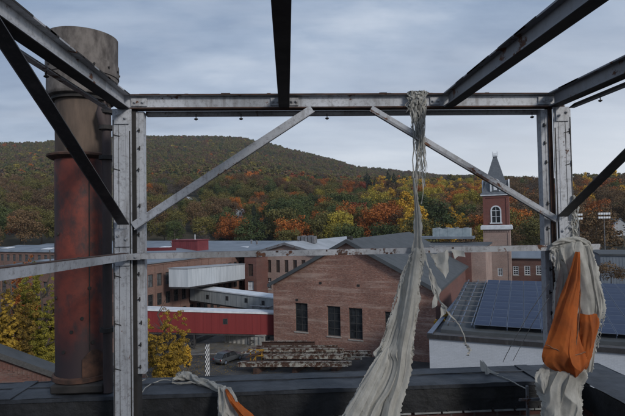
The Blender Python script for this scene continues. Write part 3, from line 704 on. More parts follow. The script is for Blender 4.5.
# cloths on the right post
grey = empty('draped_cloth', at_y(575, 246, 4.35), 0, 'dirty pale cloth draped over the rail end and down the right post', 'cloth')
b = MB(); drape(b, [(561, 586, 240.5, 4.43), (556, 591, 246, 4.39), (556, 593, 256, 4.37), (560, 597, 268, 4.36), (562, 600, 285, 4.35), (564, 603, 301, 4.34), (568, 602, 314, 4.34), (571, 599, 330, 4.34), (572, 595, 350, 4.34), (573, 591, 370, 4.35)], 5.1, 90, 160, .036, 6, .09, (.6, 1.6), .5, 1.3)
drape(b, [(553, 569, 244, 4.39), (553, 567, 256, 4.38), (555, 565, 275, 4.38), (553, 562, 300, 4.39), (553, 560, 325, 4.4)], 2.7, 36, 80, .02, 4, .03, (.8, .8), .35)
drape(b, [(580, 592, 246, 4.34), (583, 597, 262, 4.31), (588, 600, 282, 4.29), (592, 605, 302, 4.28), (594, 604, 314, 4.28), (592, 599, 322, 4.29)], 8.8, 40, 90, .025, 4, .03, (.5, 1.6), .35)
gathered(b, [(573, 243, 4.47, 8), (575, 262, 4.46, 10), (578, 285, 4.46, 12), (581, 305, 4.46, 12), (582, 330, 4.45, 9), (580, 368, 4.45, 6)], 6, .2, .5, 5.1, .5, 70, 60)
part(b, 'upper_fold', M['rag'], grey, smooth=True)
b = MB(); drape(b, [(557, 580, 357, 4.30), (546, 586, 367, 4.27), (540, 587, 379, 4.25), (538, 584, 391, 4.25), (540, 586, 404, 4.25), (541, 584, 418, 4.25), (540, 585, 434, 4.25)], 4.4, 90, 110, .045, 5, .10, (1.3, 1.3), .55)
drape(b, [(546, 553, 361, 4.27), (538, 551, 371, 4.23), (535, 549, 380, 4.22), (539, 549, 390, 4.24), (545, 549, 398, 4.27)], 1.4, 30, 50, .03, 3, .04, (1, .5))
gathered(b, [(568, 362, 4.42, 10), (563, 380, 4.40, 17), (562, 412, 4.4, 17), (563, 436, 4.4, 17)], 5, .2, .4, 4.4, .5, 50, 60)
part(b, 'lower_fold', M['rag'], grey, smooth=True)
b = MB(); rg = random.Random(21)
for k in range(40):
    py = 252 + k * 2.9; xe = np.interp(py, [250, 280, 302, 318, 330, 350, 370], [590, 597, 602, 602, 598, 593, 588])
    ribbon(b, [(xe - 4, py - 5, 4.34), (xe + rg.uniform(-1, 2), py, 4.33), (xe + rg.uniform(-1, 4), py + rg.uniform(4, 10), 4.33)], (.010, .004), 300 + k, 1.5, 12, .5)
for k in range(16):
    x0 = rg.uniform(553, 579); y0 = rg.uniform(195, 238); ribbon(b, [(576 - rg.uniform(0, 4), y0, 4.425), (577 + rg.uniform(-5, 2), y0 + 12, 4.41), (574 + rg.uniform(-10, 5), y0 + 22, 4.41)], (.012, .005), 400 + k, 2, 14, .4)
for k in range(8): ribbon(b, [(553 + 3 * k, 246, 4.37), (551 + 3 * k, 252, 4.365), (552 + 3.2 * k, 262 + 5 * (k % 3), 4.37)], (.02, .008), 450 + k, 1.5, 14, .4)
lump(b, [(at_y(552, 245, 4.36), .012), (at_y(560, 241.5, 4.36), .022), (at_y(570, 240, 4.37), .025), (at_y(580, 240.5, 4.37), .025), (at_y(588, 244, 4.38), .022), (at_y(590, 249, 4.38), .012)], 8, .25, 60)
part(b, 'frayed_edge', M['rag'], grey, smooth=True)
og = empty('orange_cloth', at_y(566, 330, 4.26), 0, 'faded orange cloth bag hanging on the right post over the pale cloth', 'cloth')
b = MB(); drape(b, [(575, 580, 252, 4.29), (571, 580.5, 266, 4.26), (564.5, 581, 285, 4.23), (558, 580, 303, 4.21), (553.5, 578.5, 320, 4.19), (548, 580, 338, 4.175), (543.5, 584, 350, 4.17), (543, 587, 358, 4.175), (547, 587.5, 365, 4.19), (556, 584, 371, 4.21), (566, 576, 376, 4.25)], .6, 90, 160, .028, 4.6, .08, (.3, .4), 0, 1.6)
gathered(b, [(575, 268, 4.33, 3), (570, 290, 4.33, 6.5), (565, 325, 4.33, 10), (564, 350, 4.33, 15), (569, 370, 4.33, 8)], 4, .12, .5, .6, .5, 60, 60, None, .13)
part(b, 'bag', M['orange'], og, smooth=True)
b = MB(); drape(b, [(579, 597, 313.5, 4.28), (579.5, 599.5, 326, 4.26), (579, 597, 340, 4.25), (578, 594, 354, 4.25), (577, 589, 366, 4.27), (578, 583, 373, 4.29)], 1.6, 50, 70, .024, 3.5, .05, (.2, .3), 0, 1.6)
part(b, 'right_flap', M['orange'], og, smooth=True)
b = MB(); rope(b, [(545.5, 345, 4.155), (555, 349, 4.12), (566, 353.5, 4.11), (576, 355, 4.13), (585, 352, 4.16)], .005); rope(b, [(579, 258, 4.26), (580, 285, 4.22), (579, 315, 4.18), (576, 345, 4.15), (572, 372, 4.18)], .006, 0, 40); part(b, 'seam', M['seam'], og, smooth=True)


def rope_thing(label, segs, grp='slack ropes around the posts'):
    b = MB()
    for pts, r, sag in segs: rope(b, pts, r, sag)
    return tag(b.build('rope', M['rope'], smooth=True), label, 'rope', grp)
pp = lambda px, py, h=.01: (px, py, at_z(px, py, PZ + h).y)
rope_thing('thin rope slanting from the right post to the parapet, the steeper of two', [([(549, 284, 4.42), (530, 312, 4.6), (512, 344, 4.75), pp(503, 362)], .0035, .0)])
rope_thing('thin rope slanting to the parapet near the right post, lower of two', [([(549, 298, 4.42), (532, 325, 4.6), pp(513, 361)], .003, .0)])
rope_thing('rope from the white tuft on the parapet across to a thin pale stake', [([pp(488, 372), pp(502, 377), pp(513, 382), (526.5, 389, 4.75)], .006, .0)])
rope_thing('white cord running from the twisted rag down past the left post', [([pp(173, 381), pp(160, 380.5), pp(148, 386), (142, 392, 4.75), (135, 403, 4.6), (128.5, 416, 4.45), (127, 425, 4.45)], .005, 0)])
rope_thing('short curled cord beside the foot of the left post', [([(141, 367, 4.52), (144.5, 371, 4.6), (147, 378, 4.8), (140, 381.5, 4.8), (135, 384, 4.7)], .0045, 0)])
b = MB(); flap(b, [(481, 361), (485, 364), (489, 369), (500, 373.5), (496, 376), (488, 375), (482, 372)], pp(486, 372)[2], 9, .05); flap(b, [(482, 360), (486, 366), (493, 372), (484, 374)], pp(486, 372)[2] - .05, 4, .05)
tag(b.build('cloth_tuft', M['rag'], smooth=True), 'small white tuft of torn cloth snagged on the parapet right of centre', 'rag')
st = empty('stake', at_y(527, 416, 4.72), 0, 'thin pale metal stake with a cross bar left of the right post foot', 'stake')
b = MB(); p = at_y(527, 386, 4.72); b.box(p.x - .012, p.x + .012, 4.71, 4.73, E(-2.7), p.z); part(b, 'upright', M['steel_grey'], st)
b = MB(); p = at_y(527, 399, 4.72); b.box(p.x - .09, p.x + .16, 4.695, 4.709, p.z - .012, p.z + .012); part(b, 'cross_bar', M['steel_grey'], st)
# ================================================================== buildings (mill grid: local x = V, local y = U)
def bld(name, p, label, cat='building', group=None):
    o = empty(name, (p.x, p.y, 0), -AZ, label, cat, group); return o
def lx(root, p):
    d = Vector((p.x - root.location.x, p.y - root.location.y, 0)); return d.dot(V), d.dot(U)
FRONT = lambda y: (lambda a, d, z: (a, y + d, z))          # faces -y, depth grows inward
RIGHT = lambda x: (lambda a, d, z: (x - d, a, z))          # faces +x
def panel(mb, fn, a0, a1, z0, z1, ops, t=.35):
    """wall sheet with real openings and reveals. ops: (a0,a1,z0,z1)"""
    As = sorted({a0, a1, *[v for o in ops for v in o[:2]]}); Zs = sorted({z0, z1, *[v for o in ops for v in o[2:4]]})
    for i in range(len(As) - 1):
        for j in range(len(Zs) - 1):
            a, c, z, w = As[i], As[i+1], Zs[j], Zs[j+1]; ma, mz = (a + c) / 2, (z + w) / 2
            if any(o[0] < ma < o[1] and o[2] < mz < o[3] for o in ops): continue
            mb.face([fn(a, 0, z), fn(c, 0, z), fn(c, 0, w), fn(a, 0, w)])
    for o in ops:
        a, c, z, w = o[:4]
        mb.face([fn(a, 0, z), fn(c, 0, z), fn(c, t, z), fn(a, t, z)]); mb.face([fn(a, 0, w), fn(c, 0, w), fn(c, t, w), fn(a, t, w)])
        mb.face([fn(a, 0, z), fn(a, 0, w), fn(a, t, w), fn(a, t, z)]); mb.face([fn(c, 0, z), fn(c, 0, w), fn(c, t, w), fn(c, t, z)])
def fbox(mb, fn, a0, a1, d0, d1, z0, z1):
    vs = [fn(a, d, z) for z in (z0, z1) for d in (d0, d1) for a in (a0, a1)]
    mb.mesh(vs, [(0, 2, 3, 1), (4, 5, 7, 6), (0, 1, 5, 4), (2, 6, 7, 3), (0, 4, 6, 2), (1, 3, 7, 5)])
def window(root, fn, a0, a1, z0, z1, fm, pm, nx=2, nz=3, dep=.16, bar=.05, fr=.07, sill=None):
    b = MB(); fbox(b, fn, a0, a0 + fr, dep, dep + .08, z0, z1); fbox(b, fn, a1 - fr, a1, dep, dep + .08, z0, z1)
    fbox(b, fn, a0 + fr, a1 - fr, dep, dep + .08, z0, z0 + fr); fbox(b, fn, a0 + fr, a1 - fr, dep, dep + .08, z1 - fr, z1)
    for i in range(1, nx): x = a0 + (a1 - a0) * i / nx; fbox(b, fn, x - bar/2, x + bar/2, dep + .01, dep + .055, z0 + fr, z1 - fr)
    for j in range(1, nz):
        z = z0 + (z1 - z0) * j / nz; k = 1.5 if nz % 2 == 0 and j == nz // 2 else 1; fbox(b, fn, a0 + fr, a1 - fr, dep + .012, dep + .05, z - bar/2 * k, z + bar/2 * k)
    o = b.build('window', fm, root)
    b = MB(); fbox(b, fn, a0 + .01, a1 - .01, dep + .06, dep + .078, z0 + .01, z1 - .01); b.build('pane', pm, o)
    if sill is not None: b = MB(); fbox(b, fn, a0 - .1, a1 + .1, -.08, dep, z0 - .16, z0 - .002); b.build('sill', sill, o)
    return o
def gable_body(mb, W, Ln, ze, zr, ops=(), ops_side=()):
    panel(mb, FRONT(0), 0, W, 0, ze, list(ops)); mb.face([(0, 0, ze), (W, 0, ze), (W/2, 0, zr)])
    panel(mb, RIGHT(W), 0, Ln, 0, ze, list(ops_side)); mb.face([(0, 0, 0), (0, Ln, 0), (0, Ln, ze), (0, 0, ze)])
    mb.face([(0, Ln, 0), (W, Ln, 0), (W, Ln, ze), (W/2, Ln, zr), (0, Ln, ze)])
    # back lining so openings read dark, not see-through
    mb.box(.6, W - .6, .6, Ln - .6, 0.05, ze - .3)
def gable_roof(root, W, Ln, ze, zr, m, over=.5, t=.22, mt=None):
    s = (zr - ze) / (W / 2); zo = ze - s * over
    r = MB()
    r.prism([(-over, -over, zo + .03), (W/2, -over, zr + .03), (W/2, -over, zr + t), (-over, -over, zo + t)], (0, Ln + 2*over, 0))
    r.prism([(W + over, -over, zo + .03), (W/2 + .001, -over, zr + .03), (W/2 + .001, -over, zr + t), (W + over, -over, zo + t)], (0, Ln + 2*over, 0))
    o = r.build('roof', m, root)
    f = MB(); k = .30
    f.prism([(-over - .03, -over - .06, zo - k + .05), (W/2, -over - .06, zr - k + .05), (W/2, -over - .06, zr + t + .03), (-over - .03, -over - .06, zo + t + .03)], (0, .055, 0))
    f.prism([(W + over + .03, -over - .06, zo - k + .05), (W/2 + .001, -over - .06, zr - k + .05), (W/2 + .001, -over - .06, zr + t + .03), (W + over + .03, -over - .06, zo + t + .03)], (0, .055, 0))
    f.box(W + over + .001, W + over + .06, -over, Ln + over, zo - .05, zo + t + .02)
    f.build('fascia', mt or M['roof_dark'], o); return o

# ---- big streaked-brick gable building
pR = at_d(439, 292, 57); w_ = -along(pR, V, 267.7); ov = .55
pW = pR - V * (w_ - ov) + U * ov; W = w_ - 2 * ov
Lg = along(pR, U, 471) - 2 * ov; ze0 = pR.z - .1
mid = pR - V * (w_ / 2); zr0 = height(mid, 239.5)
s_ = (zr0 - ze0) / (w_ / 2); ze = ze0 + s_ * ov; zr = zr0 - .2
gb = bld('gabled_brick_building', pW, 'large streaky red-brown brick building with dark gable roof in the middle of the yard')
def fx(px, z, root=gb, off=0):
    p = Vector((root.location.x, root.location.y, z)) + U * off; return along(p, V, px)
ops = []
for a, c, t, d in ((294.8, 307.3, 303.2, 331.8), (326.8, 340, 306.3, 336.3), (348.4, 362, 308.2, 339.6), (384.5, 399, 312, 345)):
    zt = height(pW + V * fx((a + c)/2, 7), t); zb = height(pW + V * fx((a + c)/2, 7), d); ops.append((fx(a, 7), fx(c, 7), zb, zt))
b = MB(); gable_body(b, W, Lg, ze, zr, ops); b.build('wall', M['brick_gable'], gb)
for o in ops: window(gb, FRONT(0), *o, M['frame_dark'], M['pane'], 2, 4, .2, .06, .1, M['stone'])
for px, py in ((320.5, 283), (358.5, 285.5), (297, 300)):
    p = pW + V * fx(px, 10); z = height(p, py); b = MB(); a = fx(px, z); b.box(a - .16, a + .16, -.06, .01, z - .14, z + .14); b.build('anchor_plate', M['dark'], gb)
gable_roof(gb, W, Lg, ze, zr, M['roof_dark'], ov)
b = MB(); b.box(W/2 - .3, W/2 + .3, .6, 1.2, zr - .3, zr + .55); b.build('roof_vent', M['dark'], gb)
b = MB(); b.box(W + .003, W + .06, .02, Lg, 0, ze - .35); b.build('side_cladding', M['brick_side'], gb)

# ---- white painted brick building with the solar array
pS = at_d(429, 333.6, 38)
sb_ = bld('white_brick_building', pS, 'low white painted brick building with a flat roof carrying the solar panels')
zs = pS.z; Ls = along(pS, U, 470); Ws = 46
b = MB(); b.box(0, Ws, 0, Ls, 0, zs - .35); b.build('wall', M['brick_white'], sb_)
b = MB(); b.box(.02, Ws - .02, .02, Ls - .02, zs - .349, zs - .15); b.build('roof', M['deck'], sb_); WEDGE = None
b = MB(); b.box(-.12, Ws + .1, -.14, -.0, zs - .36, zs - .02); b.box(-.14, .25, .002, Ls, zs - .345, zs + .02); b.build('gutter', M['steel_dark'], sb_)
b = MB(); b.box(-.13, .26, .0, Ls, zs + .021, zs + .05); b.build('coping', M['alu'], sb_)
z0 = zs + .55; q0 = at_z(474, 325, z0); a0, d0 = lx(sb_, q0)
nrow, ncol, cw = 7, 24, 1.21
tt = 17.2; q1 = Vector((q0.x, q0.y, z0)) + U * tt; z1 = height(q1 + V * 1.5, 280.5)
th = math.atan2(z1 - z0, tt); rl = math.hypot(tt, z1 - z0) / nrow
def panel_at(i, j):
    return (a0 + j * cw, d0 + math.cos(th) * i * rl, z0 + math.sin(th) * i * rl)
b = MB(); b.prism([(a0 - 2.5, d0 - .5, zs - .148), (a0 - 2.5, d0 + tt + .3, zs - .148), (a0 - 2.5, d0 + tt + .3, z1 - .32), (a0 - 2.5, d0 - .5, z0 - .42)], (Ws - a0 + 2.4, 0, 0)); b.build('pitched_roof', M['roof_dark'], sb_)
b = MB(); fw = .03
pw, pl = cw - .05, rl - .06
for x0, x1, y0, y1 in ((0, fw, 0, pl), (pw - fw, pw, 0, pl), (fw, pw - fw, 0, fw), (fw, pw - fw, pl - fw, pl), (fw, pw - fw, pl/2 - .016, pl/2 + .016)): b.box(x0, x1, y0, y1, 0, .04)
fmesh = b.build('solar_panel', M['alu']).data
b = MB(); b.box(.01, pw - .01, .01, pl - .01, .012, .032); cmesh = b.build('cells', M['cells']).data
for o in [o for o in C.objects if o.data in (fmesh, cmesh)]: bpy.data.objects.remove(o)
Rrow = ('front', 'second', 'third', 'fourth', 'fifth', 'sixth', 'back')
for i in range(nrow):
    for j in range(ncol):
        loc = panel_at(i, j); wp = Vector((sb_.location.x, sb_.location.y, 0)) + V * loc[0] + U * loc[1]; wp.z = loc[2]
        if proj(wp)[0] > 650: continue
        o = bpy.data.objects.new('solar_panel', fmesh); C.objects.link(o); o.location = wp; o.rotation_euler = (th, 0, -AZ)
        px = proj(wp + V * .6)[0]
        side = 'left of the right post' if px < 545 else 'behind the right post' if px < 590 else 'right of the right post'
        tag(o, f'dark blue solar panel in the {Rrow[i]} row, {side}', 'solar panel', 'solar panels on the white building')
        c_ = bpy.data.objects.new('cells', cmesh); C.objects.link(c_); c_.parent = o
rk = empty('bare_mounting_rack', (sb_.location.x, sb_.location.y, 0), -AZ, 'empty aluminium mounting rack like a ladder, left edge of the solar array', 'solar rack')
for k, dxx in enumerate((-2.1, -1.1, -.25)):
    b = MB(); x = a0 + dxx; b.prism([(x, d0 + .2, z0 - .1), (x + .07, d0 + .2, z0 - .1), (x + .07, d0 + .2, z0 - .02), (x, d0 + .2, z0 - .02)], (0, tt, (z1 - z0))); b.build('rail', M['alu'], rk)
for k in range(10):
    y = d0 + .5 + k * 1.75; z = z0 - .02 + (y - d0) * math.tan(th); b = MB(); b.box(a0 - 2.3, a0 - .12, y, y + .07, z, z + .06); b.build('cross_bar', M['steel_grey'], rk)
for k in range(6):
    y = d0 + .6 + k * 3.2; z = z0 - .1 + (y - d0) * math.tan(th)
    for dxx in (-2.1, -.25): b = MB(); b.box(a0 + dxx, a0 + dxx + .06, y, y + .06, zs - .15, z); b.build('leg', M['steel_dark'], rk)
sr = empty('panel_support', (sb_.location.x, sb_.location.y, 0), -AZ, 'tilted steel supports holding up the filled solar array', 'solar rack')
for j in range(0, ncol, 2):
    b = MB(); x = a0 + j * cw - .03; b.prism([(x, d0, z0 - .12), (x + .06, d0, z0 - .12), (x + .06, d0, z0 - .015), (x, d0, z0 - .015)], (0, tt, (z1 - z0))); b.build('rail', M['alu'], sr)
    for y in (d0 + .3, d0 + tt * .5, d0 + tt - .4):
        b = MB(); b.box(x, x + .05, y, y + .05, zs - .15, z0 - .12 + (y - d0) * math.tan(th)); b.build('leg', M['alu'], sr)

# ---- long mill on the left: windowed side runs away from us
pL = at_d(141, 275, 70); zL = height(pL, 263.5)
lm = bld('long_mill', pL, 'long sooty brick mill with two rows of tall windows, behind the left post')
y0, y1 = -9, 34
def ly(px, z, root=lm): return along(Vector((root.location.x, root.location.y, z)), U, px)
r1t, r1b = height(pL + U * 4, 273.2), height(pL + U * 4, 285.6); r2t, r2b = height(pL + U * 4, 292.8), height(pL + U * 4, 305)
ops = []
for k in range(22):
    y = y0 + .8 + k * 1.92
    for zt, zb in ((r1t, r1b), (r2t, r2b), (r2t - (r1t - r2t), r2b - (r1b - r2b))): ops.append((y, y + 1.12, max(zb, .8), zt))
opsf = [(x, x + 1.0, zb, zt) for x in [-17 + 2.1 * k for k in range(8)] for zt, zb in ((r1t, r1b), (r2t, r2b))]
b = MB(); panel(b, RIGHT(0), y0, y1, 0, zL, ops); panel(b, FRONT(y0), -18, 0, 0, zL, opsf); b.box(-17.9, -.5, y0 + .5, y1, 0, zL - .3); b.face([(-.5, y1, 0), (0, y1, 0), (0, y1, zL), (-.5, y1, zL)])
for k in range(22):
    y = y0 + .8 + k * 1.92 - .46; b.box(.0, .07, y, y + .12, 0, zL - .3)
b.box(.002, .12, y0, y1, zL - .5, zL - .1); b.build('wall', M['brick_mill'], lm)
for o in opsf: window(lm, FRONT(y0), *o, M['frame_dark'], M['pane_grey'], 2, 2, .14, .05, .07)
for i, o in enumerate(ops): window(lm, RIGHT(0), *o, M['pane_grey'] if False else M['frame_dark'], M['pane_grey'] if (i % 3 == 0 and i < 45) else M['pane'], 2, 2, .14, .05, .07)
b = MB(); b.prism([(.35, y0 - .3, zL), (-9, y0 - .3, zL + 1.1), (-18.3, y0 - .3, zL), (-18.3, y0 - .3, zL - .2), (.35, y0 - .3, zL - .2)], (0, y1 - y0 + .6, 0)); b.build('roof', M['roof_blue'], lm)
# ---- maroon rooftop box
pM = at_d(172, 250, 92); zt, zb = height(pM, 240.6), zL - .2
mb_ = bld('rooftop_box', pM, 'maroon clad box standing on the mill roofs right of the left post', 'rooftop unit')
wM = along(pM, V, 197.5); dM = along(pM + V * wM, U, 208.5)
b = MB(); b.box(0, wM, 0, dM, zb - 2, zt)
for k in range(12): b.box(wM * k / 12, wM * k / 12 + .06, -.04, -.001, zb - 2, zt - .06)
b.build('cladding', M['maroon'], mb_)
b = MB(); b.box(-.15, wM + .15, -.15, dM + .15, zt + .001, zt + .15); b.build('roof', M['maroon'], mb_)
b = MB(); b.tube([(wM * .78, 1, zt + .15), (wM * .78, 1, zt + 1.1)], .09); b.build('vent_stub', M['white_paint'], mb_)

# ---- wide low mill with the big blue-grey roof
pB = at_d(262, 255, 124)
bs = bld('wide_low_mill', pB, 'very wide low mill with blue-grey roofs and white skylights across the left background')
zB = height(pB, 253)
opsb = [(-116 + 3.0 * k, -114.4 + 3.0 * k, zB - 3.6, zB - 1.4) for k in range(38)]
b = MB(); panel(b, FRONT(0), -118, 0, 0, zB - .5, opsb); b.box(-117.9, -.02, .5, 62, 0, zB - .5); b.build('wall', M['brick_mill'], bs)
for o in opsb:
    if proj(bs.location + V * o[0] + Vector((0, 0, 7)))[0] < 60: window(bs, FRONT(0), *o, M['frame_dark'], M['pane_grey'], 2, 2)
n = 5; Wd = 62 / n; r = MB()
for k in range(n):
    ya = k * Wd; r.prism([(-118.4, ya - .4 * (k == 0), zB - .499), (-118.4, ya, zB), (-118.4, ya + Wd * .5, zB + .75), (-118.4, ya + Wd - .02, zB + .1), (-118.4, ya + Wd - .02, zB - .499)], (118.8, 0, 0))
ro = r.build('roof', M['roof_blue'], bs)
for px, py in ((42, 251), (47, 253.5), (53, 248.5), (146, 246.5), (149, 249.5), (157, 250), (163, 247.5), (30, 247), (222, 247.5), (240, 248)):
    p = at_z(px, py, zB + .4); x, y = lx(bs, p); k = min(n - 1, max(0, int(y / Wd))); ya = k * Wd
    y = ya + Wd * .22 if (y - ya) < Wd * .5 else ya + Wd * .3
    z = zB + .75 * (y - ya) / (Wd * .5)
    b = MB(); sl = .75 / (Wd * .5); b.prism([(x - 1.6, y - 1.3, z + .06 - 1.3 * sl), (x + 1.6, y - 1.3, z + .06 - 1.3 * sl), (x + 1.6, y + 1.3, z + .06 + 1.3 * sl), (x - 1.6, y + 1.3, z + .06 + 1.3 * sl)], (0, 0, .18)); b.build('skylight', M['white_paint'], ro)
x_vent = -30
for k in range(9):
    b = MB(); x = -18 - k * 9.5 + rnd.uniform(-2, 2); y = rnd.uniform(4, 50); b.tube([(x, y, zB), (x, y, zB + 1.5)], .25); b.lathe([(.5, zB + 1.5), (.45, zB + 1.8), (.01, zB + 1.9)], 10, (x, y)); b.build('roof_vent', M['steel_grey'], ro)

# ---- far pinkish gabled mill
pF = at_d(256.5, 260, 96); fm = bld('pinkish_gabled_mill', pF, 'distant pinkish brick mill with low gable and a row of boarded windows, left of centre')
WF = along(pF, V, 317); zeF = height(pF, 252.5); zrF = height(pF + V * WF / 2, 243.5)
ops = []
for k, px in enumerate((260.5, 269.3, 278, 286.5, 295, 303.5)):
    for t, d in ((260, 272.5), (278, 289), ):
        p = pF + V * fx(px, 7, fm); x = fx(px, 7, fm); ops.append((x - .42, x + .42, height(p, d), height(p, t)))
b = MB(); gable_body(b, WF, 34, zeF, zrF, ops); b.build('wall', M['brick_tan'], fm)
for i, o in enumerate(ops): window(fm, FRONT(0), *o, M['frame_dark'] if i % 2 == 0 else M['white_paint'], M['board'] if i % 2 == 0 else M['pane'], 2, 3 if i % 2 else 1, .14, .05, .07, M['stone'] if i % 2 else None)
ro = gable_roof(fm, WF, 34, zeF, zrF, M['roof_pale'], .6, .2, M['steel_grey'])
for i in range(5): b = MB(); b.box(WF * .48 - 1 + i * .8, WF * .48 - .4 + i * .8, 8, 9.5, zrF - .3, zrF + 1.1 + .15 * (i % 2)); b.build('roof_vent', M['steel_grey'], ro)
b = MB(); b.box(1.0, 6.0, 12, 16, zeF, zeF + 1.6); b.build('roof_curb', M['roof_pale'], ro)
# ---- narrow dark red stair block
pN = at_d(244.5, 262, 92); ns = bld('stair_block', pN, 'narrow dark red brick stair block beside the far end of the white bridge')
wN = along(pN, V, 256.3); zN = height(pN, 256.5)
ops = [(wN*.3, wN*.72, height(pN, 276), height(pN, 264)), (wN*.25, wN*.75, height(pN, 290), height(pN, 281))]
b = MB(); panel(b, FRONT(0), 0, wN, 0, zN, ops); b.box(0.01, wN - .01, .5, 6, 0, zN - .05); b.face([(0, 0, 0), (0, .5, 0), (0, .5, zN), (0, 0, zN)]); b.face([(wN, 0, 0), (wN, .5, 0), (wN, .5, zN), (wN, 0, zN)]); b.build('wall', M['brick_side'], ns)
window(ns, FRONT(0), *ops[0], M['frame_dark'], M['board'], 1, 1); window(ns, FRONT(0), *ops[1], M['white_paint'], M['white_paint'], 2, 2)
b = MB(); b.box(-3.4, wN + .3, -.2, 7, zN + .001, zN + .35); b.build('roof', M['roof_dark'], ns)

# ---- bridges
def bridge(name, a, c, za, zc, width, hw, roof_t, mw, mr, label, wins=(), legs=(), over=.12):
    d = Vector((c.x - a.x, c.y - a.y, 0)); L_ = d.length; rz = math.atan2(d.y, d.x); o = empty(name, (a.x, a.y, 0), rz, label, 'covered bridge')
    sl = (zc - za) / L_; zf = lambda x: za + sl * x
    ops_ = []
    b = MB(); n = 14; 
    hs = zf
    b.prism([(0, 0, za - roof_t - hw), (L_, 0, zc - roof_t - hw), (L_, 0, zc - roof_t), (0, 0, za - roof_t)], (0, width, 0))
    nr = int(L_ / 1.1)
    for k in range(nr + 1):
        x = L_ * k / nr; x = min(x, L_ - .05); b.prism([(x, -.03, zf(x) - roof_t - hw + .02), (x + .05, -.03, zf(x) - roof_t - hw + .02), (x + .05, -.03, zf(x) - roof_t - .02), (x, -.03, zf(x) - roof_t - .02)], (0, .029, 0))
    b.build('wall', mw, o)
    b = MB(); b.prism([(-over, -over, za - roof_t + .002), (L_ + over, -over, zc - roof_t + .002), (L_ + over, -over, zc), (-over, -over, za)], (0, width + 2 * over, 0)); b.build('roof', mr, o)
    b = MB(); b.prism([(0, .1, za - roof_t - hw - .25), (L_, .1, zc - roof_t - hw - .25), (L_, .1, zc - roof_t - hw - .002), (0, .1, za - roof_t - hw - .002)], (0, width - .2, 0)); b.build('floor_girder', M['steel_dark'], o)
    for px, t, w_h in wins:
        x = along(a.copy(), d.normalized(), px); p = a + d.normalized() * x; z = height(p, t); b = MB(); b.box(x - w_h, x + w_h, -.035, -.005, z - w_h * 1.2, z + w_h * 1.2); f_ = b.build('window', M['frame_dark'], o)
        b = MB(); b.box(x - w_h * .8, x + w_h * .8, -.04, -.0352, z - w_h, z + w_h); b.build('pane', M['pane'], f_)
    for px in legs:
        x = along(a.copy(), d.normalized(), px); zt = zf(x) - roof_t - hw - .25
        for yy in (.25, width - .45):
            for q in (-.9, .9): b = MB(); b.sweep((x + q, yy, 0), (x + q, yy, zt - .002), [(-.1, -.1), (.1, -.1), (.1, .1), (-.1, .1)], (0, 1, 0)); b.build('leg', M['steel_dark'], o)
            b = MB(); 
            for s in (1, -1): b.sweep((x - .8 * s, yy, .3), (x + .8 * s, yy + .0, zt * .6), [(-.04, -.04), (.04, -.04), (.04, .04), (-.04, .04)], (0, 1, 0))
            b.build('bracing', M['steel_dark'], o)
    return o
a = at_d(187.8, 268, 71.6); c = at_d(244.5, 263.6, 90.7); zm = (a.z + c.z) / 2
bridge('white_covered_bridge', a, c, a.z, c.z, 3.2, 2.72, .12, M['cor_white'], M['roof_pale'], 'pale corrugated high bridge jutting from the long mill, left of centre', wins=())
a = at_d(190, 287.2, 79.5); c = at_d(284, 298.8, 69.5)
bridge('grey_covered_bridge', a, c, a.z, c.z, 2.6, 1.95, .18, M['cor_grey'], M['white_paint'], 'grey covered bridge with small square windows sloping between the two paler walls', wins=((207.5, 297, .28), (227, 298.3, .28), (246, 300.5, .28), (263, 303, .28)), legs=(262,))
a = at_d(118, 308.2, 64.5); c = at_d(276, 312.9, 67.8)
bridge('red_covered_bridge', a, c, a.z, c.z, 2.2, 2.85, .22, M['red_clad'], M['white_paint'], 'deep red covered bridge with white roof edge on dark trestle legs', wins=((225, 321.5, .32),), legs=(187, 256))
# pipe frame beside the grey bridge
pt = at_d(252, 306, 72); pf = empty('pipe_trestle', (pt.x, pt.y, 0), -AZ, 'light steel pipe trestle between the grey and the red bridge', 'trestle')
for k in range(4): b = MB(); b.box(k * 1.3, k * 1.3 + .12, 0, .12, 0, pt.z + .35 * (k % 2)); b.build('post', M['steel_grey'], pf)
for z in (pt.z - .9, pt.z): b = MB(); b.box(-.4, 4.4, -.1, -.002, z, z + .13); b.build('pipe', M['steel_white'], pf)
b = MB(); b.sweep((0, -.15, pt.z - .8), (4, -.15, pt.z + .3), [(-.05, -.05), (.05, -.05), (.05, .05), (-.05, .05)]); b.build('brace', M['steel_grey'], pf)

# ---- flat roofed block behind the gable and its roof unit
p3 = at_d(400, 250, 92); b3 = bld('flat_roofed_block', p3, 'pale pinkish block with a dark flat roof between the gable roof and tower')
w3 = along(p3, V, 485.5); z3 = height(p3 + V * w3, 246.2)
b = MB(); b.box(0, w3, 0, 17, 0, z3 - .3); b.build('wall', M['brick_tan'], b3)
b = MB(); b.box(-.2, w3 + .2, -.2, 17, z3 - .299, z3); b.build('roof', M['roof_dark'], b3)
b = MB(); b.box(-.25, w3 + .25, -.3, -.202, z3 - .35, z3 + .1); b.build('roof_edge', M['steel_rusty'], b3)
b = MB(); x = fx(471, z3, b3); b.box(x - 3.2, x, -.35, -.002, 0, z3 - .36); b.build('pilaster', M['brick_side'], b3)
ph = at_d(432.5, 237, 103); hv = bld('rooftop_air_unit', ph, 'pale blue-grey sheet metal air unit on the flat roof left of the tower', 'air unit')
wh = along(ph, V, 470.5); zh0, zh1 = ph.z + .1, height(ph, 228.5)
b = MB(); n = 5
for k in range(n): b.box(wh * k / n + .03, wh * (k + 1) / n - .03, 0, 3, zh0, zh1 - .1 * (k % 2))
b.box(0.05, wh - .05, .05, 2.95, zh0 + .05, zh1 - .2); b.build('casing', M['hvac'], hv)
b = MB(); b.box(-3.2, wh + .6, -1.2, 3.5, zh0 - .5, zh0 - .002); b.build('platform', M['roof_blue'], hv)
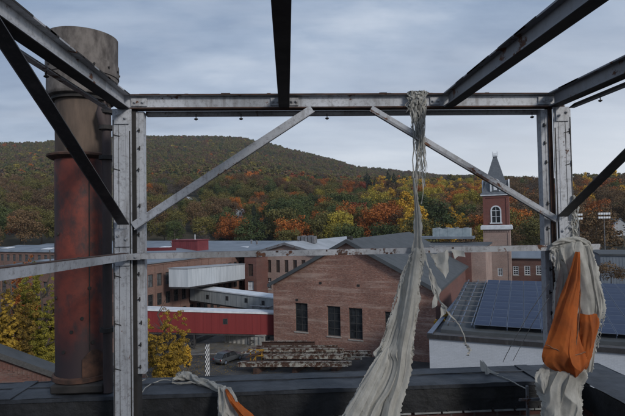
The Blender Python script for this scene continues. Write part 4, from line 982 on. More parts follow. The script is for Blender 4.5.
for k in range(4): b = MB(); x = wh * (k + .5) / n * 1.25; b.lathe([(.5, zh1 - .1), (.5, zh1 + .2), (.42, zh1 + .2), (.4, zh1)], 16, (x, 1.5)); b.build('fan', M['steel_grey'], hv)

# ---- clock-less bell tower
pT = at_d(484.4, 282, 108); tw_ = bld('brick_tower', pT, 'brick tower with steep slate spire, white dormers and an arched belfry window', 'tower')
wT = along(pT, V, 511.6); H = lambda py, x=.5: height(pT + V * wT * x, py)
zc1, zc2, ze_, zt_ = H(229.5), H(226), H(195.5), H(155.3)
x5 = fx(500.2, H(270), tw_) ; wb, wt = H(276), H(268)
b = MB(); panel(b, FRONT(0), 0, wT, 0, zc1, [(x5 - .5, x5 + .5, wb, wt)]); b.box(.002, wT - .002, .4, wT, 0, zc1 - .01)
b.face([(0, 0, 0), (0, .4, 0), (0, .4, zc1), (0, 0, zc1)]); b.face([(wT, 0, 0), (wT, .4, 0), (wT, .4, zc1), (wT, 0, zc1)])
for x in (0, wT - .5): b.box(x, x + .5, -.09, -.002, 0, zc1 - .8)
for k in range(16): b.box(wT * (k + .25) / 16, wT * (k + .75) / 16, -.14, -.002, zc1 - .55, zc1 - .2)
b.build('lower_wall', M['brick_tan'], tw_)
window(tw_, FRONT(0), x5 - .5, x5 + .5, wb, wt, M['white_paint'], M['pane'], 2, 4, .05, .09, .14)
b = MB(); b.box(-.45, wT + .45, -.45, wT + .45, zc1 + .001, zc2); b.box(-.3, wT + .3, -.3, wT + .3, zc2 + .001, zc2 + .2); b.build('cornice', M['white_paint'], tw_)
# belfry with an arched opening
aw = wT * .15; ac = wT * .5; az0 = H(222.5); az1 = H(210.5)
i0 = .12
def arch_pts(r, n=12): return [(ac - r * math.cos(math.pi * k / n), az1 + r * math.sin(math.pi * k / n)) for k in range(n + 1)]
bz0 = zc2 + .201
b = MB(); A = arch_pts(aw)
b.face([(i0, 0, bz0), (wT - i0, 0, bz0), (wT - i0, 0, az0), (i0, 0, az0)])
b.face([(i0, 0, az0), (ac - aw, 0, az0), (ac - aw, 0, az1), (i0, 0, az1)]); b.face([(ac + aw, 0, az0), (wT - i0, 0, az0), (wT - i0, 0, az1), (ac + aw, 0, az1)])
for k in range(12):
    (xa_, za_), (xb_, zb2) = A[k], A[k+1]; b.face([(xa_, 0, za_), (xb_, 0, zb2), (xb_, 0, ze_), (xa_, 0, ze_)])
b.face([(i0, 0, az1), (ac - aw, 0, az1), (ac - aw, 0, ze_), (i0, 0, ze_)]); b.face([(ac + aw, 0, az1), (wT - i0, 0, az1), (wT - i0, 0, ze_), (ac + aw, 0, ze_)])
b.box(i0 + .003, wT - i0 - .003, .45, wT - i0, bz0, ze_); b.face([(i0, 0, bz0), (i0, .45, bz0), (i0, .45, ze_), (i0, 0, ze_)]); b.face([(wT - i0, 0, bz0), (wT - i0, .45, bz0), (wT - i0, .45, ze_), (wT - i0, 0, ze_)])
for x in (i0, wT - i0 - .55): b.box(x, x + .55, -.12, -.002, bz0, ze_ - .5)
b.box(i0, wT - i0, -.14, -.002, ze_ - .49, ze_ - .002)
b.build('belfry_wall', M['brick_red'], tw_)
b = MB(); B_ = arch_pts(aw + .28)
for k in range(12): b.prism([(A[k][0], -.1, A[k][1]), (A[k+1][0], -.1, A[k+1][1]), (B_[k+1][0], -.1, B_[k+1][1]), (B_[k][0], -.1, B_[k][1])], (0, .3, 0))
b.box(ac - aw - .28, ac - aw, -.1, .2, az0, az1 - .001); b.box(ac + aw, ac + aw + .28, -.1, .2, az0, az1 - .001); b.box(ac - aw - .45, ac + aw + .45, -.3, .2, az0 - .25, az0 - .001)
f_ = b.build('arched_window', M['white_paint'], tw_)
b = MB(); b.prism([(x, .22, z) for x, z in ([(ac - aw, az0)] + A + [(ac + aw, az0)])], (0, .1, 0)); b.build('pane', M['pane'], f_)
b = MB(); b.box(ac - .07, ac + .07, .1, .21, az0, az1 + aw * .9); b.box(ac - aw, ac + aw, .1, .21, az1 - .1, az1 + .05); b.box(ac - aw, ac + aw, .1, .21, (az0 + az1)/2 - .05, (az0 + az1)/2 + .05); b.build('muntin', M['white_paint'], f_)
b = MB(); b.box(-.35, wT + .35, -.35, wT + .35, ze_ + .001, ze_ + .3); b.build('eave', M['white_paint'], tw_)
prof = [(wT/2 + .42, ze_ + .301), (wT/2 * .93, ze_ + .95), (wT/2 * .82, ze_ + 2.2), (wT/2 * .64, ze_ + 4.1)]
zs_ = ze_ + 4.1; 
for k in range(1, 7): t_ = k / 6; prof.append((wT/2 * (.64 + (.13 - .64) * t_), zs_ + (zt_ - zs_) * t_))
b = MB(); cT = wT / 2; base = []
for h_, z in prof: base.append([(cT - h_, cT - h_, z), (cT + h_, cT - h_, z), (cT + h_, cT + h_, z), (cT - h_, cT + h_, z)])
for k in range(len(base) - 1):
    for q in range(4): b.face([base[k][q], base[k][(q+1) % 4], base[k+1][(q+1) % 4], base[k+1][q]])
b.face(base[-1]); sp_ = b.build('spire', M['slate'], tw_)
b = MB(); hb = wT/2 * .13; b.box(cT - hb - .15, cT + hb + .15, cT - hb - .15, cT + hb + .15, zt_ + .001, zt_ + .25)
for q in range(5):
    for s in (0, 1):
        t_ = -hb - .1 + (2 * hb + .2) * q / 4
        for xx, yy in (((cT + t_), cT + (hb + .1) * (1 if s else -1)), (cT + (hb + .1) * (1 if s else -1), cT + t_)):
            hgt = .95 if q in (0, 4) else .55; b.tube([(xx, yy, zt_ + .25), (xx, yy, zt_ + .25 + hgt)], [.07, .02], 5)
b.box(cT - hb - .12, cT + hb + .12, cT - hb - .12, cT - hb - .07, zt_ + .6, zt_ + .68)
b.build('cresting', M['white_paint'], tw_)
for q in range(4):      # one dormer per side
    mrot = Matrix.Translation((cT, cT, 0)) @ Matrix.Rotation(q * math.pi / 2, 4, 'Z')
    zd0, zd1 = ze_ + .9, H(183.5); yd = -wT/2 * 1.0; rw = .85
    pts = [(-rw, zd0), (rw, zd0)] + [(rw * math.cos(math.pi * k / 10), zd1 + rw * math.sin(math.pi * k / 10)) for k in range(11)]
    b = MB(); b.prism([mrot @ Vector((x, yd, z)) for x, z in pts], mrot.to_3x3() @ Vector((0, wT * .32, 0))); d_ = b.build('dormer', M['slate'], tw_)
    b = MB(); m_ = 11
    for k in range(10):
        r0, r1 = rw + .22, rw - .12; a_, c_ = math.pi * k / 10, math.pi * (k + 1) / 10
        b.prism([mrot @ Vector((r_ * math.cos(t_), yd - .1, zd1 + r_ * math.sin(t_))) for r_, t_ in ((r1, a_), (r0, a_), (r0, c_), (r1, c_))], mrot.to_3x3() @ Vector((0, .3, 0)))
    for s in (-1, 1): b.prism([mrot @ Vector((s * x, yd - .1, z)) for x, z in ((rw - .12, zd0), (rw + .22, zd0), (rw + .22, zd1), (rw - .12, zd1))], mrot.to_3x3() @ Vector((0, .3, 0)))
    b.build('surround', M['white_paint'], d_)
    b = MB(); b.prism([mrot @ Vector((x, yd - .05, z)) for x, z in ((-.35, zd0 + .3), (.35, zd0 + .3), (.35, zd1 + .3), (-.35, zd1 + .3))], mrot.to_3x3() @ Vector((0, .04, 0))); b.build('louvre', M['white_paint'], d_)

# ---- right-hand buildings
pQ = at_d(511.8, 270, 114); q = bld('long_brick_mill', pQ, 'long low brick mill with white framed windows right of the tower')
wQ = along(pQ, V, 601); zQ = height(pQ, 257.5)
ops = []; px = 515.5
while px < 598:
    x = fx(px, 7, q); p = pQ + V * x; yy = 270.5 - (px - 515) * .017; ops.append((x - .62, x + .62, height(p, yy + 4.6), height(p, yy - 4.4))); px += 11.6
b = MB(); panel(b, FRONT(0), 0, wQ, 0, zQ, ops); b.box(.003, wQ - .003, .4, 24, 0, zQ - .05); b.face([(wQ, 0, 0), (wQ, .4, 0), (wQ, .4, zQ), (wQ, 0, zQ)]); b.box(0, wQ, -.12, -.002, zQ - .5, zQ - .15); b.build('wall', M['brick_orange'], q)
for o in ops: window(q, FRONT(0), *o, M['white_paint'], M['pane'], 2, 4, .06, .09, .16, M['stone'])
b = MB(); b.prism([(-.1, -.5, zQ), (-.1, 12, zQ + 1.9), (-.1, 24.5, zQ), (-.1, 24.5, zQ - .2), (-.1, -.5, zQ - .2)], (wQ + .2, 0, 0)); b.build('roof', M['roof_blue'], q)
pG = at_d(600.5, 262, 100); g = bld('blue_grey_shed', pG, 'plain blue-grey shed right of the right post, beyond the panels')
zG = height(pG, 254.5)
b = MB(); b.box(0, 22, 0, 14, 0, zG - .2)
for k in range(40): b.box(k * .55, k * .55 + .06, -.03, -.001, 0, zG - .22)
b.build('wall', M['roof_blue'], g)
b = MB(); b.box(-.3, 22.3, -.3, 14.3, zG - .199, zG + .15); b.build('roof', M['roof_dark'], g)
# ---- nearer brick building at the lower left
pA = at_d(57.5, 372.5, 41); W2 = 26; zA = pA.z
AZ2 = R(-27); V2 = Vector((math.cos(AZ2), -math.sin(AZ2), 0)); pA0 = pA - V2 * W2; a_ = empty('corbelled_brick_building', (pA0.x, pA0.y, 0), -AZ2, 'orange-red brick gable with corbelled eaves at the lower left corner', 'building')
tl = along(pA, -V2, 0.0); sA = (height(pA - V2 * tl, 352) - zA) / tl; zAr = zA + sA * W2 / 2
b = MB(); gable_body(b, W2, 2.8, zA - .25, zAr - .25)
for k in range(40):
    x = W2 - .5 - k * .34; z = zA - .25 + min(W2 - x, x) * sA; b.box(x, x + .17, -.12, -.003, z - 1.0, z - .55)
    b.box(x, x + .34, -.07, -.002, z - 1.35, z - 1.2)
b.build('wall', M['brick_orange'], a_); gable_roof(a_, W2, 2.8, zA - .25, zAr - .25, M['roof_dark'], .35, .2, M['frame_dark'])

# ---- houses on the slope
def e_of(px): return None
house_spec = [(233, 221.5, 330, 6.6, 7.6, 9.5, 'cor_white', 'roof_pale', 'tall white wooden house with two gables among the dark trees at the hill foot', 2),
              (158, 210.5, 420, 10, 4.4, 8, 'white_paint', 'roof_pale', 'small pale house above the long low building beside the left brace', 1),
              (171, 214, 400, 26, 3.2, 9, 'brick_mill', 'roof_pale', 'long low house with a pale eave line on the slope', 1),
              (610, 234, 210, 9, 3, 8, 'roof_pale', 'roof_blue', 'grey bungalow right of the right post at the hill foot', 1),
]
# ================================================================== terrain
SKY = [(-400, 178), (-120, 158), (0, 143.5), (50, 141), (100, 138), (150, 136), (200, 136), (240, 137), (262, 141.5), (300, 151), (330, 158), (355, 166), (400, 171.5), (450, 175.5), (510, 178), (530, 180), (545, 183), (580, 183.5), (625, 181), (700, 177), (900, 182), (1100, 190)]
SX, SYv = zip(*SKY)
def terrain(x, y):
    r = math.hypot(x, y)
    if r < 150: return 0.0
    ang = math.atan2(x, y) - R(3.0)
    if abs(ang) < 1.2: px = 312.5 + 486 * math.tan(ang)
    else: px = 1300 if ang > 0 else -700
    px = max(-400, min(1100, px)); hor = 221.7 - .0175 * (px - 312.5)
    S_ = hor - np.interp(px, SX, SYv) - 3.0
    rr = r * (1 + .05 * noise.noise((x * .003, y * .003, 2)))
    e = np.interp(rr, [150, 180, 240, 330, 450, 650, 900, 1200, 1500, 1900, 3000, 6000],
                  [-55, -45, -20, 3, .16 * S_ + 13, .30 * S_ + 16, .62 * S_ + 2, .84 * S_, S_, .9 * S_, .55 * S_, .2 * S_])
    D = r * max(.35, math.cos(max(-1.2, min(1.2, ang))))
    z = 17 + e / 486 * D
    z += (noise.noise((x * .004, y * .004, 0)) * 10 + noise.noise((x * .011, y * .011, 3)) * 4) * min(1, max(0, (r - 350) / 500)) * (1 if r < 1250 else max(0.15, 1 - (r - 1250) / 400))
    k = min(1, max(0, (r - 150) / 60)); return z * k
b = MB(); nr, na = 90, 180; rs_ = [0.1] + [60 * (3600 / 60) ** (i / (nr - 1)) for i in range(nr)]
vs = []
for r in rs_:
    for k in range(na): t = 2 * math.pi * k / na; vs.append((r * math.sin(t), r * math.cos(t), terrain(r * math.sin(t), r * math.cos(t)) - (.0 if r < 150 else .3)))
fs = [(i * na + k, i * na + (k + 1) % na, (i + 1) * na + (k + 1) % na, (i + 1) * na + k) for i in range(nr) for k in range(na)]
b.mesh(vs, fs); vs_ground = vs
M['ground'] = simple('leaf litter and grass', (.03, .026, .014), (.06, .05, .028), .08, .95, 0, 0)
tag(b.build('ground', M['ground'], smooth=True), kind='structure')
b = MB(); b.face([(-75, 8, .004), (80, 8, .004), (80, 140, .004), (-75, 140, .004)]); tag(b.build('asphalt_yard', M['asphalt']), kind='structure')
b = MB(); b.face([at_z(px, py, .008) for px, py in ((176, 353), (197, 343.5), (219, 334.5), (232, 329), (300, 329), (300, 350), (272, 353))]); tag(b.build('road', M['road']), kind='structure')
b = MB(); e0 = at_z(140, 362, .012); b.face([at_z(px, py, .012) for px, py in ((181, 354.0), (262, 352.8), (262, 353.4), (181, 354.7))]); tag(b.build('lane_line', M['concrete']), kind='structure')
# concrete wall under the red bridge
p = at_z(225, 342.3, 0); o = empty('concrete_wall', (p.x, p.y, 0), -AZ, 'stained pale concrete retaining wall under the red bridge', 'wall')
x1_ = along(p, V, 264); b = MB(); hW = height(p, 333.2); b.box(0, x1_, 0, .4, 0, hW)
for k in range(9): b.box(x1_ * k / 9, x1_ * k / 9 + .25, -.12, -.002, 0, hW - .1)
b.build('wall', M['concrete'], o); b = MB(); b.box(-.1, x1_ + .1, -.15, .5, hW + .001, hW + .15); b.build('coping', M['concrete'], o)
p = at_z(178, 350, 0); o = empty('shadow_edge_kerb', (p.x, p.y, 0), 0, 'low kerb strip standing in for a building shadow under the red bridge', 'wall')
q2 = at_z(216, 334.5, 0); d = q2 - p; b = MB(); n_ = Vector((-d.y, d.x, 0)).normalized() * .5
b.prism([(0, 0, 0), d, d + n_, n_], (0, 0, .5)); b.build('wall', M['road'], o)  # raised strip drawn where a building's shadow lies on the yard

# ================================================================== trees
def leaf_mesh(name, cards, size, seed, shape, mat_, H=10.0, R_=4.3, cz=.62, rz=.40, nclump=30, crs=1.0):
    rg = np.random.default_rng(seed)
    if shape == 'round':
        k = nclump; d = rg.normal(size=(k, 3)); d /= np.linalg.norm(d, axis=1)[:, None]; d[:, 2] = np.where(d[:, 2] < -.75, -d[:, 2], d[:, 2])
        rad = rg.uniform(.45, .92, k)[:, None]; cc = d * rad * np.array([R_, R_, H * rz]) * rg.uniform(.85, 1.1, (k, 1)); cc[:, 2] += H * cz; cr = rg.uniform(.22, .40, k) * R_
    elif shape == 'oval':
        k = nclump; t = rg.uniform(0, 1, k); a = rg.uniform(0, 2 * np.pi, k); rr = R_ * .62 * np.sin(np.pi * (t * .85 + .12)) * rg.uniform(.4, 1, k)
        cc = np.stack([rr * np.cos(a), rr * np.sin(a), H * (.2 + .75 * t)], 1); cr = rg.uniform(.2, .34, k) * R_ * (1.1 - .6 * t)
    elif shape == 'shoots':
        nb = 16; k = nclump; a = rg.uniform(0, 2 * np.pi, nb); out = R_ * .62 * rg.uniform(.25, 1.0, nb); top = H * rg.uniform(.55, 1.0, nb) * (1 - .30 * out / R_); bi = rg.integers(0, nb, k); t = rg.uniform(.12, 1, k) ** .8
        rr = out[bi] * np.sin(np.minimum(t * 1.9, 1.57)) ; cc = np.stack([rr * np.cos(a[bi]) + rg.normal(size=k) * .25, rr * np.sin(a[bi]) + rg.normal(size=k) * .25, top[bi] * t], 1); cr = rg.uniform(.10, .22, k) * R_ * (1.25 - .75 * t)
    elif shape == 'cone':
        k = nclump * 2; t = np.linspace(0, 1, k); a = rg.uniform(0, 2 * np.pi, k); rr = R_ * .62 * (1 - t) ** .9 * rg.uniform(.5, 1, k)
        cc = np.stack([rr * np.cos(a), rr * np.sin(a), H * (.1 + .88 * t)], 1); cr = (.30 * (1 - t) + .07) * R_ * .8
    cr = cr * crs
    which = rg.choice(k, cards, p=(cr ** 2) / (cr ** 2).sum())
    dd = rg.normal(size=(cards, 3)); dd /= np.linalg.norm(dd, axis=1)[:, None]
    pos = cc[which] + dd * (cr[which] * rg.uniform(.55, 1.08, cards))[:, None] * np.array([1, 1, .8])
    nrm_ = dd + rg.normal(size=(cards, 3)) * .55 + np.array([0, 0, .25]); nrm_ /= np.linalg.norm(nrm_, axis=1)[:, None]
    t1 = np.cross(nrm_, rg.normal(size=(cards, 3))); t1 /= np.linalg.norm(t1, axis=1)[:, None]; t2 = np.cross(nrm_, t1)
    s = size * rg.uniform(.6, 1.3, cards)[:, None]; asp = rg.uniform(.5, .9, cards)[:, None]
    v = np.stack([pos - t1 * s, pos - t2 * s * asp, pos + t1 * s * 1.1, pos + t2 * s * asp], 1).reshape(-1, 3)
    me = bpy.data.meshes.new(name); me.vertices.add(len(v)); me.vertices.foreach_set('co', v.astype(np.float32).ravel())
    me.loops.add(cards * 4); me.loops.foreach_set('vertex_index', np.arange(cards * 4, dtype=np.int32)); me.polygons.add(cards); me.polygons.foreach_set('loop_start', np.arange(0, cards * 4, 4, dtype=np.int32))
    me.update(calc_edges=True)
    at = me.attributes.new('leafvar', 'FLOAT', 'FACE'); cv = rg.uniform(0, 1, k)
    at.data.foreach_set('value', np.clip(.55 * cv[which] + .45 * rg.uniform(0, 1, cards), 0, 1).astype(np.float32))
    me.materials.append(mat_); return me
def trunk_mesh(H=10, r=.22, seed=0, limbs=7, spread=2.6, top=.8):
    rg = random.Random(seed); b = MB(); pts = [(rg.uniform(-.12, .12) * k, rg.uniform(-.12, .12) * k, H * top * k / 6) for k in range(7)]
    b.tube(pts, [r * (1 - .13 * k) for k in range(7)], 8)
    for k in range(limbs):
        t = rg.uniform(.3, .85); i = int(t * 6); p = Vector(pts[i]); a = rg.uniform(0, 6.28); L_ = spread * rg.uniform(.6, 1.1) * (1.25 - t)
        e = p + Vector((math.cos(a) * L_, math.sin(a) * L_, L_ * rg.uniform(.5, 1.1))); m_ = p.lerp(e, .5) + Vector((0, 0, -.15 * L_))
        b.tube([p, m_, e], [r * .45, r * .28, r * .08], 5)
    me = b.build('trunk', M['bark'], smooth=True); d = me.data; bpy.data.objects.remove(me); return d
species = {   # colour key -> (shape, H)
 'green': 'round', 'olive': 'round', 'gold': 'oval', 'lime': 'round', 'orange': 'round', 'red': 'round', 'brown': 'round', 'bare': 'oval', 'pine': 'cone'}
words = {'green': 'dark green leafy tree', 'olive': 'olive-leaved tree', 'gold': 'golden autumn tree', 'lime': 'yellow-green autumn tree', 'orange': 'orange autumn tree', 'red': 'red autumn tree', 'brown': 'brown-leaved tree', 'bare': 'nearly bare grey-brown tree', 'pine': 'dark pointed evergreen'}
midm = {}; farm = {}
for i, (k, sh) in enumerate(species.items()):
    cards = 1500 if k == 'bare' else 3800
    midm[k] = [leaf_mesh('crown', cards, .14 if k == 'bare' else .19, 10 * i + q_, sh, L[k], nclump=46, cz=.54, rz=.46, crs=.92) for q_ in range(3)]
    farm[k] = leaf_mesh('crown_far', 200 if k == 'bare' else 420, .52 if k == 'bare' else .62, 10 * i + 5, sh, L[k], nclump=16)
trunks = [trunk_mesh(10, .2, s) for s in range(3)]
def region(px):
    for lim, t in ((57, 'left of the smokestack'), (113, 'behind the smokestack'), (175, 'just right of the left post'), (215, 'above the maroon rooftop box'), (262, 'right of the maroon rooftop box'), (325, 'left of the gable peak'), (375, 'right over the gable peak'), (430, 'around the long torn sheet'), (484, 'above the rooftop air unit'), (512, 'behind the tower'), (545, 'right of the tower'), (600, 'behind the right post')):
        if px < lim: return t
    return 'beyond the right post'
def add_tree(k, x, y, h, wid=1.0, label=None, name=None, group=None, me=None, tme=None, cat='tree'):
    z = terrain(x, y) - .1
    o = empty(name or ('pine_tree' if k == 'pine' else 'tree'), (x, y, z), rnd.uniform(0, 6.28)); s = h / 10; o.scale = (s * wid, s * wid, s)
    px = proj((x, y, z + h / 2))[0]
    tag(o, label or f'{words[k]} {region(px)}', cat, group if group is not None else (None if label else f'{words[k]}s {region(px)}'))
    c_ = bpy.data.objects.new('crown', me or rnd.choice(midm[k])); C.objects.link(c_); c_.parent = o
    t = bpy.data.objects.new('trunk', tme or rnd.choice(trunks)); C.objects.link(t); t.parent = o
    return o
def pick(px, py, r):
    """autumn palette over the picture: which colours stand where"""
    n1 = noise.noise((px * .045, r * .012, 4)) * 1.3 ; n2 = rnd.random() + n1 * .5
    if r < 300:
        if px < 60: tab = [('orange', .25), ('brown', .35), ('olive', .2), ('green', .2)]
        elif px < 215: tab = [('brown', .3), ('bare', .25), ('olive', .2), ('green', .2), ('orange', .05)]
        elif px < 270: tab = [('green', .45), ('pine', .2), ('orange', .2), ('olive', .15)]
        elif px < 345: tab = [('green', .30), ('olive', .24), ('red', .08), ('orange', .18), ('lime', .20)]
        elif px < 400: tab = [('orange', .34), ('green', .26), ('olive', .2), ('red', .06), ('lime', .14)]
        elif px < 480: tab = [('green', .3), ('brown', .2), ('gold', .2), ('olive', .3)]
        else: tab = [('brown', .38), ('bare', .12), ('olive', .25), ('orange', .15), ('lime', .10)]
    elif r < 620:
        if px < 215: tab = [('brown', .36), ('olive', .24), ('bare', .2), ('green', .14), ('orange', .06)]
        elif px < 270: tab = [('green', .3), ('brown', .22), ('orange', .16), ('olive', .32)]
        elif px < 365: tab = [('green', .22), ('olive', .28), ('orange', .10), ('red', .04), ('brown', .20), ('lime', .16)]
        elif px < 480: tab = [('gold', .30), ('lime', .20), ('orange', .08), ('brown', .16), ('green', .12), ('pine', .06)]
        else: tab = [('brown', .42), ('orange', .14), ('bare', .16), ('gold', .08), ('green', .2)]
    elif r < 900: tab = [('brown', .36), ('olive', .28), ('bare', .12), ('green', .08), ('orange', .08), ('lime', .08)]
    else:
        u = .5 + .9 * noise.noise((px * .012, r * .004, 9))
        tab = [('olive', .46), ('green', .10), ('brown', .30), ('lime', .06), ('bare', .04), ('orange', .04)] if px < 300 else [('brown', .42), ('olive', .28), ('bare', .16), ('green', .08), ('orange', .06)]
    v = (rnd.random() * .72 + (n1 + .5) * .28) if True else n2
    v = min(.999, max(0, v)); acc = 0
    for k, w_ in tab:
        acc += w_
        if v < acc: return k
    return tab[-1][0]
houses_xy = []
def house(px, py, D, wd, h, dep, mw, mr, label, ng):
    p = at_d(px, py, D); z = terrain(p.x, p.y) 
    o = empty('house', (p.x, p.y, z - .3), R(-8), label, 'house'); houses_xy.append((p.x, p.y, max(wd, dep)))
    zb = 0; zt = p.z - z + h
    b = MB(); b.box(0, wd, 0, dep, 0, zt); 
    for g_ in range(ng):
        a_, c_ = wd * g_ / ng, wd * (g_ + 1) / ng - .02; b.prism([(a_, .01, zt), (c_, .01, zt), ((a_ + c_)/2, .01, zt + (c_ - a_) * .42)], (0, dep - .02, 0))
    b.build('wall', M[mw], o)
    b = MB()
    for g_ in range(ng):
        a_, c_ = wd * g_ / ng, wd * (g_ + 1) / ng - .02; m_ = (a_ + c_)/2; zz1 = zt + (c_ - a_) * .42
        for s, e in ((a_ - .3, m_), (c_ + .3, m_)): b.prism([(s, -.4, zt - .2), (e, -.4, zz1 + .02), (e, -.4, zz1 + .2), (s, -.4, zt)], (0, dep + .8, 0))
    b.build('roof', M[mr], o)
    n_ = max(2, int(wd / 2.6))
    for k in range(n_):
        for lv in range(max(1, int(h / 3))):
            x = wd * (k + .5) / n_; z_ = zt - 1.9 - 2.8 * lv; b = MB(); b.box(x - .5, x + .5, -.06, -.005, z_ - .75, z_ + .75); f_ = b.build('window', M['frame_dark'], o); b = MB(); b.box(x - .4, x + .4, -.075, -.0605, z_ - .65, z_ + .65); b.build('pane', M['pane'], f_)
for hs in house_spec: house(*hs)
def blocked(x, y):
    return any((x - a - c / 2) ** 2 + (y - b_) ** 2 < (c * .9 + 3) ** 2 or (abs(math.atan2(x, y) - math.atan2(a + c/2, b_)) < (c * .55) / math.hypot(a, b_) and math.hypot(x, y) < math.hypot(a, b_) and math.hypot(x, y) > math.hypot(a, b_) - 55) for a, b_, c in houses_xy)
cand = []
r = 186.0
while r < 330:
    n_ = int(2 * R(41) * r / 12.6)
    for k in range(n_):
        t = R(3) - R(41) + 2 * R(41) * (k + rnd.random() * .9) / n_; rr = r + rnd.uniform(-4, 4); cand.append((rr, t))
    r += 14
cnt = 0
for rr, t in cand:
    x, y = rr * math.sin(t), rr * math.cos(t); px = proj((x, y, 17))[0]
    if blocked(x, y) or px < -25 or px > 650: continue
    d = Vector((x - bs.location.x, y - bs.location.y, 0)); 
    if -123 < d.dot(V) < 5 and -5 < d.dot(U) < 68: continue
    k = pick(px, 0, rr); hh = {'gold': 17, 'pine': 18, 'bare': 14}.get(k, 15) * rnd.uniform(.72, 1.25) * (1.22 if 262 < px < 440 else 1)
    add_tree(k, x, y, hh, rnd.uniform(.95, 1.2)); cnt += 1
print('individual trees', cnt)
# hillside forest as one mass: instances on points
pts = []; kinds = []; scl = []
klist = list(species)
r = 334.0
while r < 1750:
    sp_ = 11.5 if r < 800 else 10.2
    n_ = int(2 * R(43) * r / sp_)
    for k in range(n_):
        t = R(3) - R(43) + 2 * R(43) * (k + rnd.random()) / n_; rr = r + rnd.uniform(-4.5, 4.5); x, y = rr * math.sin(t), rr * math.cos(t)
        if rr < 480 and blocked(x, y): continue
        px = 312.5 + 486 * math.tan(t - R(3)); kd = pick(px, 0, rr); h_ = {'gold': 1.15, 'pine': 1.35}.get(kd, 1.0) * rnd.uniform(.8, 1.35) * (1.45 if rr < 800 else 1.12) * (1 + .35 * noise.noise((x * .01, y * .01, 6)))
        pts.append((x, y, terrain(x, y) - 1.0)); kinds.append(klist.index(kd) + (len(klist) if rr < 560 else 0)); scl.append(h_)
    r += sp_ * .95
print('forest', len(pts))
tcol = bpy.data.collections.new('zz_templates')
for i, k in enumerate(klist + klist):
    o = bpy.data.objects.new(f'template_{i:02d}', farm[k] if i < len(klist) else midm[k][0]); tcol.objects.link(o)
me = bpy.data.meshes.new('forest'); me.from_pydata(pts, [], [])
a_ = me.attributes.new('kind_id', 'INT', 'POINT'); a_.data.foreach_set('value', kinds)
a_ = me.attributes.new('size', 'FLOAT', 'POINT'); a_.data.foreach_set('value', scl)
a_ = me.attributes.new('spin', 'FLOAT', 'POINT'); a_.data.foreach_set('value', [rnd.uniform(0, 6.28) for _ in pts])
fo = bpy.data.objects.new('forest', me); C.objects.link(fo); tag(fo, 'autumn forest covering the hillside', kind='stuff')
ng = bpy.data.node_groups.new('scatter', 'GeometryNodeTree'); ng.interface.new_socket('Geometry', in_out='INPUT', socket_type='NodeSocketGeometry'); ng.interface.new_socket('Geometry', in_out='OUTPUT', socket_type='NodeSocketGeometry')
gi = ng.nodes.new('NodeGroupInput'); go = ng.nodes.new('NodeGroupOutput'); ip = ng.nodes.new('GeometryNodeInstanceOnPoints'); ci = ng.nodes.new('GeometryNodeCollectionInfo')
ci.inputs['Collection'].default_value = tcol; ci.inputs['Separate Children'].default_value = True; ci.inputs['Reset Children'].default_value = True
def na_(n, t):
    q_ = ng.nodes.new('GeometryNodeInputNamedAttribute'); q_.data_type = t; q_.inputs['Name'].default_value = n; return q_.outputs[0]
ng.links.new(gi.outputs[0], ip.inputs['Points']); ng.links.new(ci.outputs[0], ip.inputs['Instance']); ip.inputs['Pick Instance'].default_value = True
ng.links.new(na_('kind_id', 'INT'), ip.inputs['Instance Index']); 
cx_ = ng.nodes.new('ShaderNodeCombineXYZ'); ng.links.new(na_('spin', 'FLOAT'), cx_.inputs[2]); ng.links.new(cx_.outputs[0], ip.inputs['Rotation'])
ng.links.new(na_('size', 'FLOAT'), ip.inputs['Scale']); ng.links.new(ip.outputs[0], go.inputs[0])
md = fo.modifiers.new('scatter', 'NODES'); md.node_group = ng

# near trees, each with its own crown
def near_tree(k, px, pyt, D, wid_px, label, shape='shoots', cards=9000, sz=.13, seed=1, name='tree', low=0, group=None):
    p = at_d(px, pyt, D); h = p.z; Rr = wid_px / 486 * D / 2
    me_ = leaf_mesh('crown', cards, sz, seed, shape, L[k], H=h, R_=Rr / (.62 if shape != 'round' else 1) / 1.12, nclump=420, cz=.6, rz=.42, crs=.62)
    o = empty(name, (p.x, p.y, 0), 0, label, 'tree', group)
    c_ = bpy.data.objects.new('crown', me_); C.objects.link(c_); c_.parent = o
    t = bpy.data.objects.new('trunk', trunk_mesh(h, .10 + h * .006, seed, 26, Rr * .95, .92)); C.objects.link(t); t.parent = o
near_tree('nearlime', 45, 238, 50, 56, 'tall yellow-green leafy tree touching the left edge of the smokestack', 'shoots', 60000, .075, 3)
near_tree('neargold', 12, 248, 46, 54, 'olive-gold tree at the far left, over the corbelled gable', 'shoots', 48000, .075, 4)
near_tree('neargold', -4, 256, 43, 40, 'golden tree cut by the left edge of the view', 'shoots', 12000, .12, 5)
near_tree('nearlime', 78, 285, 56, 40, 'yellow-green tree hidden behind the smokestack', 'shoots', 7000, .12, 6)
near_tree('orange', 24, 244, 60, 44, 'rusty orange tree beyond the olive-gold one at the far left', 'shoots', 26000, .085, 8)
near_tree('neargold', 163, 291, 50, 46, 'slender golden tree in front of the red bridge', 'shoots', 36000, .065, 9)
near_tree('gold', 187, 345, 54, 11, 'small golden sapling beside the taller golden tree', 'round', 1400, .08, 10, 'sapling')
p = at_d(448, 307, 44)
me_ = leaf_mesh('crown', 1500, .09, 12, 'round', L['gold'], H=3, R_=.9, nclump=14); o = empty('sapling', (p.x - .2, p.y, p.z - 3.0), 0, 'bright yellow sapling in the gap between gable building and white building', 'tree')
c_ = bpy.data.objects.new('crown', me_); C.objects.link(c_); c_.parent = o
t = MB(); t.tube([(0, 0, 3.0 - p.z), (0, 0, 2.2)], [.08, .03], 6); t.build('trunk', M['bark'], o)
